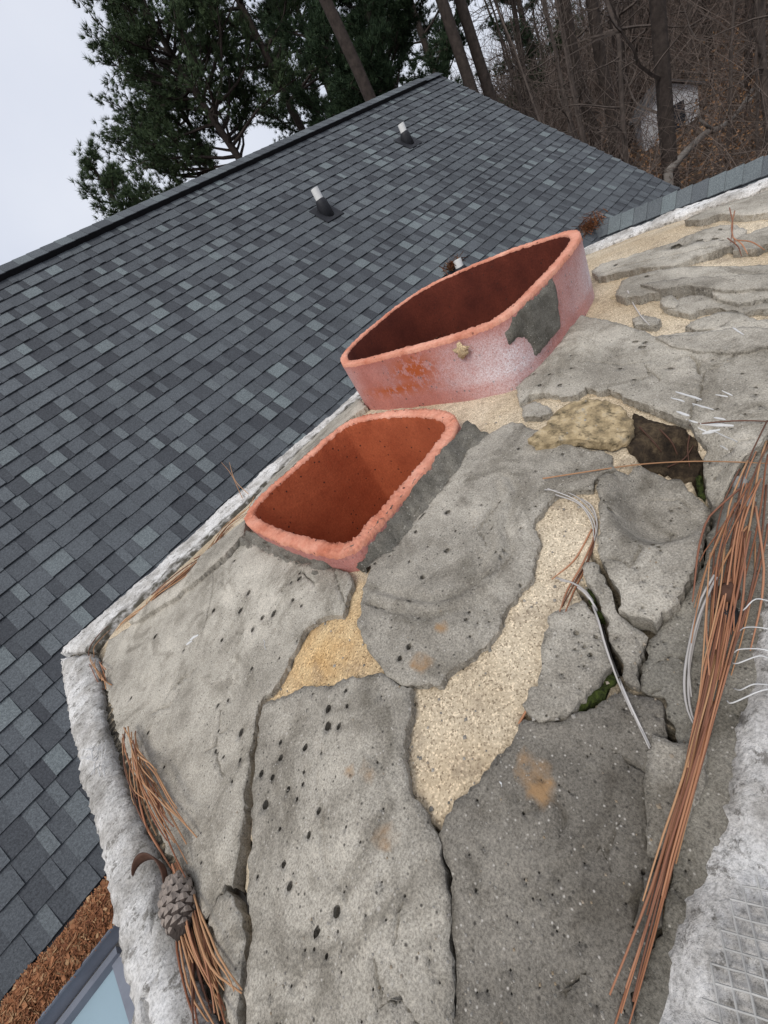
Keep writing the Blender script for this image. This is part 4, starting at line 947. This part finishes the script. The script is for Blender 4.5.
# grit scattered over the crown
g = Geo(); rw = random.Random(14)
for i in range(1100):
    a, c = rw.uniform(90, 768), rw.uniform(300, 1024)
    if not inpoly(a, c, [(115, 650), (250, 540), (350, 580), (470, 430), (590, 310), (768, 330), (768, 430), (640, 1024), (230, 1024)]): continue
    if inpoly(a, c, [(618, 400), (690, 418), (712, 440), (708, 500), (680, 490), (620, 470)]): continue
    ins_ = any(inpoly(a, c, q_) for q_ in (S1, S3, S4, S6, S7, S9, S12, S10)); p = hit(a, c) - np.array([0, 0, .0008]); r = rw.uniform(.0005, .0011) if ins_ else rw.uniform(.0006, .0022)
    q = [(p[0] + r * math.cos(t) * rw.uniform(.7, 1.2), p[1] + r * math.sin(t) * rw.uniform(.7, 1.2), p[2] + .001) for t in (0, 1.5, 3.1, 4.6)]
    g.add(q + [(p[0], p[1], p[2] + r * .9 + .001), (p[0], p[1], p[2] - .003)], [(j, (j + 1) % 4, 4) for j in range(4)] + [((j + 1) % 4, j, 5) for j in range(4)])
tag(mk('grit', g.v, g.f, varied('grit', [(.16, .15, .13), (.24, .225, .20), (.34, .32, .285), (.26, .20, .13)], .9)), 'loose sand grains and grit over the crown', 'grit', kind='stuff')
# ---- wire lath and fibres on the right-hand rim (parts of the chimney)
g = Geo(); o_ = on_plane(742, 955, LIP); zw = LIP + .0035
ang = R(24); ax = np.array([math.cos(ang), math.sin(ang)]); ay = np.array([-ax[1], ax[0]])
for i in range(-7, 8):
    for dr_, pr2 in ((ax, ay), (ay, ax)):
        pts = []
        for j in range(-6, 7):
            q = o_[:2] + dr_ * j * .0062 + pr2 * (i * .0064); u, w_ = to_px((q[0], q[1], LIP))
            if inpoly(u, w_, [(724, 905), (745, 880), (780, 870), (800, 900), (830, 1060), (700, 1060), (697, 1010), (712, 960)]):
                pts.append((q[0] + .0006 * noise.noise(Vector((q[0] * 90, q[1] * 90, i))), q[1], zw + .0012 * noise.noise(Vector((q[0] * 60, q[1] * 60, 3)))))
        if len(pts) > 2: g.tube(pts, .00055, 5)
tag(g.build('wire_lath', M['wire'], chim), 'exposed square wire lath in the stucco rim')
for i in range(6):
    y_ = 605 + i * 20 + rn.uniform(-4, 4)
    a = np.array(on_plane(738 + rn.uniform(0, 10) - (y_ - 600) * .06, y_, LIP + .004)); c = np.array(on_plane(772 + rn.uniform(-6, 14), y_ + rn.uniform(-14, 14), LIP + .005)); mid = (a + c) / 2 + np.array([rn.uniform(-.004, .004), rn.uniform(-.003, .003), .0015])
    a[2] = LIP + .002; c[2] = LIP + .002
    e_ = a + np.array([rn.uniform(-.003, .003), .004, -.006]); g = Geo(); g.tube(spline([e_, a, mid, c], 12), .00042, 5); g.build('fibre_strand', M['thread'], chim, smooth=True)
for (px_, py_), nn in (((100, 762), 9),):
    for i in range(nn):
        c = np.array(on_plane(px_ + rn.uniform(-14, 8), py_ + rn.uniform(-14, 14), LIP + .004)); d = np.array([rn.uniform(-.008, .008), rn.uniform(-.016, .016), rn.uniform(-.002, .005)])
        g = Geo(); g.tube([c - d, c + np.array([0, 0, .003]), c + d], .00055, 5); g.build('fibre_strand', M['thread'], chim, smooth=True)
# ---- pine cone
base = on_lay((194, 940), .012); tip = on_lay((186, 886), .014)
ax = tip - base; Lc = np.linalg.norm(ax); az = Vector(ax).normalized()
cone = empty('pine_cone', (base + tip) / 2 - np.array([0, 0, .018])); tag(cone, 'grey-brown closed pine cone lying in the needles against the rim', 'pine cone')
uu = az.orthogonal().normalized(); vv = az.cross(uu)
def cr(t): return .0125 * math.sin(math.pi * (.08 + .84 * t)) ** .7 * (1.12 - .3 * t)
g = Geo(); g.tube([Vector(base) + az * Lc * t for t in np.linspace(0, 1, 9)], [cr(t) * .72 + .001 for t in np.linspace(0, 1, 9)], 12); g.build('core', M['cone'], cone, smooth=True)
ns = 66
sv = [(-.5, 0, 0), (.5, 0, 0), (-.62, .6, .10), (0, .55, .34), (.62, .6, .10), (-.3, 1.0, .16), (.3, 1.0, .16), (0, .95, .30), (0, 1.12, .14), (0, .5, -.25)]
sf = [(0, 1, 3), (0, 3, 2), (1, 4, 3), (2, 3, 7, 5), (3, 4, 6, 7), (5, 7, 8), (7, 6, 8), (2, 5, 9), (5, 8, 9), (8, 6, 9), (6, 4, 9)]
sme = bpy.data.meshes.new('scale'); sme.from_pydata(sv, [], sf); sme.materials.append(M['cone']); sme.materials.append(M['cone_tip'])
sme.polygons.foreach_set('material_index', [0, 0, 0, 1, 1, 1, 1, 0, 0, 0, 0])
at = sme.attributes.new('stain', 'FLOAT', 'POINT')
for i in range(ns):
    t = .04 + .92 * i / ns; th = i * 2.39996; rad_ = cr(t)
    rd = uu * math.cos(th) + vv * math.sin(th); p = Vector(base) + az * Lc * t + rd * rad_ * .72
    yv = (rd * .34 + az * .94).normalized(); xv = yv.cross(rd).normalized(); zv = xv.cross(yv)
    s_ = .0098 * (math.sin(math.pi * (.15 + .75 * t)) ** .5)
    o = bpy.data.objects.new('scale', sme); COL.objects.link(o); o.parent = cone
    mm = Matrix((xv * s_ * .95, yv * s_, zv * s_)).transposed().to_4x4(); mm.translation = p - wloc(cone); o.matrix_local = mm
# curled leaf by the cone
P = []; c0 = on_plane(152, 866, LIP + .006)
for i in range(15):
    t = i / 14; a = -1.0 + 3.4 * t
    for s_ in (-1, -.4, .4, 1):
        wv = .007 * math.sin(math.pi * (.1 + .85 * t)) * s_
        P.append((c0[0] + .011 * math.cos(a) - .003, c0[1] + .016 * math.sin(a) - .01 + wv * .25, c0[2] + .001 + .008 * math.sin(a * .9) + wv * .8 + .002))
mkf = [(i * 4 + j, i * 4 + j + 1, (i + 1) * 4 + j + 1, (i + 1) * 4 + j) for i in range(14) for j in range(3)]
o = mk('dead_leaf', P, mkf, M['leaf'], smooth=True); tag(o, 'curled brown dead leaf on the stucco rim just above the pine cone', 'leaf')
md = o.modifiers.new('thickness', 'SOLIDIFY'); md.thickness = .0008
# clump of needles where the roofs meet
g = Geo(); rg = random.Random(9)
for (px_, py_, n_, r_) in ((591, 230, 260, .13), (454, 270, 90, .08)):
    p, _ = on_roof(px_, py_)
    for i in range(n_):
        c = Vector(p) + Vector((rg.gauss(0, r_), rg.gauss(0, r_ * .5), abs(rg.gauss(0, r_ * .5)) + .02)); d = Vector((rg.uniform(-1, 1), rg.uniform(-1, 1), rg.uniform(-.6, .8))).normalized() * rg.uniform(.04, .1); nrm = d.cross(Vector((rg.random(), rg.random(), 1))).normalized() * .004
        g.add([c - d - nrm, c + d - nrm, c + d + nrm, c - d + nrm], [(0, 1, 2, 3)])
tag(g.build('needle_drift', M['dry']), 'orange-brown needle drift in the roof valley behind the large flue', 'debris', kind='stuff')

# ================================================================== TREES
def at_depth(px, py, D): return ray(px, py) * D
def branch_tree(g, base, H, r0, rnd, nb, lmin, lmax, lean=(0, 0), up=.5, h0=.2, sub=4, kinks=6, thin=.0035):
    pts = []; k = 9
    for i in range(k + 1):
        t = i / k; pts.append(Vector((base[0] + lean[0] * t * H + rnd.gauss(0, .012) * H * t ** .5 * .5, base[1] + lean[1] * t * H + rnd.gauss(0, .012) * H * t ** .5 * .5, base[2] - .3 + (H + .3) * t)))
    g[0].tube(pts, [max(.006, r0 * (1 - .82 * i / k)) for i in range(k + 1)], 8)
    for b_ in range(nb):
        t = h0 + (1 - h0) * (b_ + rnd.random()) / nb; i = min(k - 1, int(t * k)); p = pts[i].lerp(pts[i + 1], t * k - i)
        a = rnd.uniform(0, 6.283); L = rnd.uniform(lmin, lmax) * (1.15 - .6 * t); d = Vector((math.cos(a), math.sin(a), rnd.uniform(-.1, 1) * up)).normalized()
        q = [p]; 
        for j in range(kinks):
            d = (d + Vector((rnd.gauss(0, .18), rnd.gauss(0, .18), rnd.gauss(.05, .16)))).normalized(); q.append(q[-1] + d * L / kinks)
        rb = min(r0 * .3, .012 + .011 * L) * (1.1 - .6 * t)
        g[1].tube(q, [max(thin, rb * (1 - .85 * j / kinks)) for j in range(kinks + 1)], 4, False)
        for s_ in range(sub):
            j = rnd.randint(1, kinks - 1); d2 = (Vector((rnd.gauss(0, 1), rnd.gauss(0, 1), rnd.gauss(.3, .7))).normalized() + d * .8).normalized(); L2 = L * rnd.uniform(.25, .55); q2 = [q[j]]
            for z_ in range(4):
                d2 = (d2 + Vector((rnd.gauss(0, .2), rnd.gauss(0, .2), rnd.gauss(.05, .2)))).normalized(); q2.append(q2[-1] + d2 * L2 / 4)
            g[1].tube(q2, [max(thin, rb * .5 * (1 - .7 * z_ / 4)) for z_ in range(5)], 3, False)
    return pts
def tuft_arrays(C, Dr, n, L, wd, rng):
    # n blades round every tuft centre C pointing along Dr
    m_ = len(C); C = np.repeat(C, n, 0); D = np.repeat(Dr, n, 0) * .75 + rng.normal(0, .55, (m_ * n, 3)); D /= np.linalg.norm(D, axis=1)[:, None]
    S = np.cross(D, rng.normal(0, 1, (m_ * n, 3))); S /= np.linalg.norm(S, axis=1)[:, None] + 1e-9
    ln = L * rng.uniform(.7, 1.2, (m_ * n, 1)); a = C - S * wd; b_ = C + S * wd; c = C + D * ln
    return np.stack([a, b_, c], 1).reshape(-1, 3)
def pine(px, py, D, H, r0, label, clumps, seed, crown_from=.3, lmax=4., dens=1., mat='needle_leaf', top=None, blade=.17, side=None, az_bias=None):
    rng = np.random.default_rng(seed); rnd = random.Random(seed); p = at_depth(px, py, D); gzv = gz(p[0], p[1]); base = np.array([p[0], p[1], gzv])
    lean = (0, 0)
    if top:
        d = ray(*top); a = np.array([d[0], d[1]]); k = (p[0] * a[0] + p[1] * a[1]) / (a @ a); tp = d * k; dz = tp[2] - p[2]; lean = ((tp[0] - p[0]) / dz, (tp[1] - p[1]) / dz)
    h_at = p[2] - gzv; b0 = base - np.array([lean[0] * h_at, lean[1] * h_at, 0])
    e = empty('pine_tree', b0); tag(e, label, 'tree', 'evergreens behind the main ridge')
    gt, gb = Geo(), Geo(); k = 10
    tr = [Vector((b0[0] + lean[0] * H * i / k + rnd.gauss(0, .05), b0[1] + lean[1] * H * i / k + rnd.gauss(0, .05), gzv - .3 + (H + .3) * i / k)) for i in range(k + 1)]
    gt.tube(tr, [r0 * (1 - .8 * i / k) + .02 for i in range(k + 1)], 9)
    C = []; Dd = []
    for b_ in range(clumps):
        t = crown_from + (1 - crown_from) * ((b_ + rnd.random()) / clumps); i = min(k - 1, int(t * k)); q0 = tr[i].lerp(tr[i + 1], t * k - i)
        a = rnd.uniform(0, 6.283) if az_bias is None else rnd.gauss(az_bias, 1.2)
        tt = (t - crown_from) / (1 - crown_from); L = lmax * (.45 + .55 * math.sin(math.pi * min(1, .25 + .75 * tt))) * rnd.uniform(.6, 1.1) * (1.12 - .8 * tt)
        d = Vector((math.cos(a), math.sin(a), rnd.uniform(.05, .55))).normalized(); q = [q0]
        for j in range(6):
            d = (d + Vector((rnd.gauss(0, .14), rnd.gauss(0, .14), rnd.gauss(.07, .12)))).normalized(); q.append(q[-1] + d * L / 6)
        gb.tube(q, [max(.012, .02 + .014 * L) * (1 - .8 * j / 6) for j in range(7)], 5, False)
        subs = int(7 + 2 * L)
        for s_ in range(subs):
            j = rnd.uniform(2.2, 6); jj = min(5, int(j)); c0 = q[jj].lerp(q[jj + 1], j - jj); L2 = L * rnd.uniform(.15, .34)
            d2 = (d + Vector((rnd.gauss(0, .8), rnd.gauss(0, .8), rnd.gauss(.15, .45)))).normalized(); c1 = c0 + d2 * L2
            gb.tube([c0, c0.lerp(c1, .5) + Vector((0, 0, .04)), c1], [.016, .011, .007], 3, False)
            nt_ = max(3, int(9 * dens * L2 / .6))
            for _ in range(nt_):
                w_ = rnd.uniform(.25, 1.05); c = c0.lerp(c1, w_) + Vector((rnd.gauss(0, .09), rnd.gauss(0, .09), rnd.gauss(.03, .08)))
                C.append(c); Dd.append(d2 + Vector((0, 0, .45)))
    gt.build('trunk', M['bark'], e, smooth=True); gb.build('limbs', M['bark'], e)
    V = tuft_arrays(np.array(C), np.array(Dd), 24, blade, .0085, rng)
    mk('crown', V, np.arange(len(V)).reshape(-1, 3), M[mat], e)
    return e
pine(239, 159, 14.5, 15.5, .19, 'tall spreading pine whose slim trunk rises behind the middle of the ridge', 84, 1, .56, 3.3, 1.0, top=(168, 44))
pine(212, 169, 16, 14, .17, 'pine with twin-looking dark trunk left of the tall spreading pine', 52, 2, .58, 3.2, .9, top=(186, 122), az_bias=2.6)
pine(128, 215, 13, 10.2, .12, 'small pine peeping over the ridge at the sky side', 34, 3, .62, 2.0, 1.5)
pine(300, 125, 15.5, 18, .18, 'dense pine between the spreading pine and the thick bare trunk', 60, 4, .5, 3.4, 1.1)
pine(367, 95, 10.5, 20, .18, 'thick bare pine trunk leaning over the ridge with foliage high up', 10, 5, .62, 2.6, .8, top=(324, 0))
pine(395, 88, 13.5, 15, .20, 'dark dense evergreen above the ridge end', 100, 6, .3, 3.2, 2.2, 'dark_leaf', blade=.17)
pine(469, 82, 11.5, 19, .175, 'thick bare pine trunk past the ridge end, first of a close pair', 10, 7, .62, 2.4, .7, top=(446, 14))
pine(484, 78, 12.2, 19, .17, 'thick bare pine trunk past the ridge end, second of a close pair', 10, 8, .62, 2.4, .7, top=(461, 6))
pine(540, 95, 20, 11, .15, 'dull ivy-covered conifer at the woodland edge past the gable', 46, 9, .12, 2.3, 1.3, 'dark_leaf', blade=.15)
pine(335, 100, 20, 16, .2, 'farther pine seen through gaps behind the thick bare trunk', 70, 10, .3, 4.2, 1.5, 'dark_leaf')
pine(430, 60, 20, 15, .2, 'far dark conifer behind the close pair of bare trunks', 60, 11, .3, 3.4, 1.4, 'dark_leaf')
# big bare trunks on the hillside
def bare(px, py, D, H, r0, label, top, seed, nb=18, lmin=1.2, lmax=3.4, group='bare trunks on the wooded hillside'):
    rnd = random.Random(seed); p = at_depth(px, py, D); d = ray(*top); a = np.array([d[0], d[1]]); k = (p[0] * a[0] + p[1] * a[1]) / (a @ a); tp = d * k; dz = tp[2] - p[2]
    lean = ((tp[0] - p[0]) / dz, (tp[1] - p[1]) / dz); z0 = gz(p[0], p[1]); h = p[2] - z0; b0 = (p[0] - lean[0] * h, p[1] - lean[1] * h, z0)
    e = empty('bare_tree', b0); tag(e, label, 'tree', group); g = (Geo(), Geo()); branch_tree(g, b0, H, r0, rnd, nb, lmin, lmax, lean, h0=.12)
    g[0].build('trunk', M['bark'], e, smooth=True); g[1].build('branches', M['bark2'], e); return e
bare(582, 82, 13.5, 17, .2, 'bare tree trunk nearest the gable on the wooded hillside', (563, 0), 21)
bare(605, 80, 12.6, 17, .2, 'reddish bare trunk behind the middle of the sloping gable edge', (591, 0), 22)
bare(622, 80, 14.5, 17, .2, 'bare trunk just before the white shed on the hillside', (612, 0), 23)
bare(672, 150, 10.5, 16, .2, 'thickest bare trunk standing in front of the white shed', (659, 0), 24)
bare(747, 98, 13, 14, .09, 'slim pale bare trunk beyond the low wing ridge', (747, 0), 25)
bare(522, 60, 17, 15, .11, 'slim dark bare trunk against the bright sky gap', (512, 0), 26)
bare(712, 90, 15, 13, .12, 'bare trunk beside the slate blue outbuilding', (706, 0), 27)
bare(640, 110, 16, 13, .10, 'slim bare trunk left of the thickest trunk by the shed', (632, 20), 28)
# fallen grey log / leaning limb
g = Geo(); P = [at_depth(668, 172, 10.6), at_depth(686, 152, 10.8), at_depth(706, 133, 11.2), at_depth(720, 128, 11.4), at_depth(738, 112, 11.6), at_depth(752, 90, 11.8)]
g.tube(spline(P, 14), list(np.linspace(.10, .045, 15)), 8)
q = at_depth(740, 110, 11.6); g.tube([q, q + np.array([.6, -.5, .25]), q + np.array([1.2, -1.2, .3])], [.045, .03, .015], 6)
q = at_depth(712, 130, 11.2); g.tube([q, at_depth(700, 120, 11), at_depth(698, 108, 11)], [.05, .035, .02], 6)
P0 = at_depth(668, 172, 10.6); g.tube([P0, (P0[0] + .1, P0[1] + .1, gz(P0[0], P0[1]) - .1)], [.1, .12], 8)
tag(g.build('leaning_limb', plain('grey_wood', (.17, .155, .14), .9, 9, .3, .6), smooth=True), 'grey crooked dead limb leaning up from the ground beyond the low wing ridge', 'dead limb')
# saplings: five kinds, copied
protos = []
for k in range(6):
    rnd = random.Random(50 + k); e = empty('sapling', (0, 0, 0)); g = (Geo(), Geo()); branch_tree(g, (0, 0, 0), 6.5 + k * .7, .05 + .008 * k, rnd, 16, .9, 2.2, (rnd.gauss(0, .06), rnd.gauss(0, .06)), h0=.12, sub=4, thin=.0045)
    a = g[0].build('trunk', M['bark2'], e, smooth=True); c = g[1].build('branches', M['bark2'], e); protos.append((e, a, c))
rt = random.Random(77); n_s = 0
for i in range(80):
    az = R(rt.uniform(5, 30)); dist = rt.uniform(13.5, 34); x, y = dist * math.cos(az), dist * math.sin(az)
    if az > R(24) and dist < 20: continue
    if R(13) < az < R(19) and dist < 22: continue
    pr_o = protos[i % 6]
    if i < 6: e = pr_o[0]
    else:
        e = pr_o[0].copy(); COL.objects.link(e)
        for ch_ in pr_o[1:]:
            c = ch_.copy(); COL.objects.link(c); c.parent = e
    e.location = (x, y, gz(x, y) - .05); s_ = rt.uniform(.7, 1.25); e.scale = (s_, s_, s_); e.rotation_euler = (0, 0, rt.uniform(0, 6.28))
    tag(e, 'thin leafless sapling in the brown thicket on the hillside', 'sapling', 'leafless saplings in the hillside thicket')
# brush
g = Geo(); rt = random.Random(78)
for i in range(10500):
    az = R(rt.uniform(3, 31)); dist = rt.uniform(11.5, 42) if i % 3 else rt.uniform(24, 45); x, y = dist * math.cos(az), dist * math.sin(az)
    if x < 9.6 + .2 * y or (R(13.5) < az < R(18) and dist < 19 and i % 2): continue
    L = rt.uniform(.8, 3.0) * (1 + .02 * dist); a = rt.uniform(0, 6.28); d = Vector((math.cos(a) * .7, math.sin(a) * .7, rt.uniform(.3, 1.3))).normalized(); q = [Vector((x, y, gz(x, y) - .05 + rt.random() ** 2 * 2.5))]
    for j in range(3):
        d = (d + Vector((rt.gauss(0, .28), rt.gauss(0, .28), rt.gauss(-.05, .2)))).normalized(); q.append(q[-1] + d * L / 3)
    r = rt.uniform(.003, .009) * (dist / 18); g.tube(q, [r, r * .8, r * .6, r * .35], 3, False)
tag(g.build('brush', M['twig']), 'tangled brown leafless brush covering the wooded hillside', 'brush', kind='stuff')
g = Geo()
for i in range(9000):
    az = R(rt.uniform(3, 24)); dist = rt.uniform(11, 27); x, y = dist * math.cos(az), dist * math.sin(az)
    if x < 9.6: continue
    c = Vector((x, y, gz(x, y) + .02 + (rt.random() ** 3) * (.9 if az < R(14) else .3))); s_ = rt.uniform(.03, .075); u = Vector((rt.gauss(0, 1), rt.gauss(0, 1), rt.gauss(0, .6))).normalized(); n_ = u.cross(Vector((rt.gauss(0, 1), rt.gauss(0, 1), rt.gauss(0, 1)))).normalized()
    g.add([c - u * s_, c + n_ * s_ * .55, c + u * s_, c - n_ * s_ * .55], [(0, 1, 2, 3)])
tag(g.build('leaf_litter', M['litter']), 'orange-brown fallen leaves over the bank beyond the low wing ridge', 'leaves', kind='stuff')
# outbuildings on the slope
def shed(px, py, D, w_, dp, h, yaw, mats, label, name='shed', lap=True, win=True):
    p = at_depth(px, py, D); z0 = min(gz(p[0], p[1]), p[2] - h * .5) ; e = empty(name, (p[0], p[1], z0)); tag(e, label, 'shed')
    cy_, sy_ = math.cos(yaw), math.sin(yaw); hh = p[2] - z0 + h * .35
    def T(v): return [(p[0] + a * cy_ - c * sy_, p[1] + a * sy_ + c * cy_, z0 + q) for a, c, q in v]
    v, f = box_vf((-w_ / 2, -dp / 2, -.3), (w_ / 2, dp / 2, hh)); v += [(-w_ / 2, 0, hh + w_ * .35), (w_ / 2, 0, hh + w_ * .35)]; f = f + [(4, 8, 7), (5, 6, 9)]
    mk('wall', T(v), f, mats[0], e)
    ov = .18; rz = hh + w_ * .35
    for s_ in (-1, 1):
        a = [(-w_ / 2 - ov, 0, rz + .05), (w_ / 2 + ov, 0, rz + .05), (w_ / 2 + ov, s_ * (dp / 2 + ov), hh - ov * .7 + .05), (-w_ / 2 - ov, s_ * (dp / 2 + ov), hh - ov * .7 + .05)]
        mk('roof', T(a + [(q[0], q[1], q[2] + .06) for q in a]), [(0, 1, 2, 3), (4, 7, 6, 5), (0, 4, 5, 1), (1, 5, 6, 2), (2, 6, 7, 3), (3, 7, 4, 0)], mats[1], e)
    if lap:
        for k in range(int(hh / .16)):
            z_ = hh - .16 * k
            if z_ < .3 or k > 12: break
            v, f = box_vf((-w_ / 2 - .02, -dp / 2, z_ - .15), (-w_ / 2 - .005, dp / 2, z_ - .01)); v = [(a - (.012 if (q < z_ - .1 and a < -w_ / 2 - .01) else 0), c, q) for a, c, q in v]; mk('siding_board', T(v), f, mats[0], e)
    if win:
        v, f = box_vf((-w_ / 2 - .06, -.45, hh - 1.15), (-w_ / 2 - .033, .35, hh - .15)); wn = mk('window', T(v), f, mats[2], e)
        for c in (-.49, .36): v, f = box_vf((-w_ / 2 - .075, c, hh - 1.2), (-w_ / 2 - .033, c + .08, hh - .1)); mk('frame', T(v), f, mats[0], wn)
        v, f = box_vf((-w_ / 2 - .07, -.41, hh - .149), (-w_ / 2 - .034, .359, hh - .09)); mk('frame', T(v), f, mats[0], wn)
    return e
shed(664, 122, 14.6, 1.5, 1.6, 1.5, R(28), (M['white_siding'], M['shed_roof'], M['dark_glass']), 'small white lap-sided shed with dark window among the bare trees')
shed(730, 75, 20, 2.0, 2.2, 2.4, R(15), (M['blue_siding'], M['shed_roof'], M['dark_glass']), 'slate blue outbuilding half hidden in the thicket', win=False, lap=False)
shed(706, 32, 26, 1.6, 1.2, 1.7, R(20), (M['cream_siding'], M['shed_roof'], M['dark_glass']), 'far cream building high up in the bare woods', lap=False)

# ------------------------------------------------------------------ lift everything to its height above the yard
for o in bpy.data.objects:
    if o.parent is None and o is not cam: o.location.z += CZ
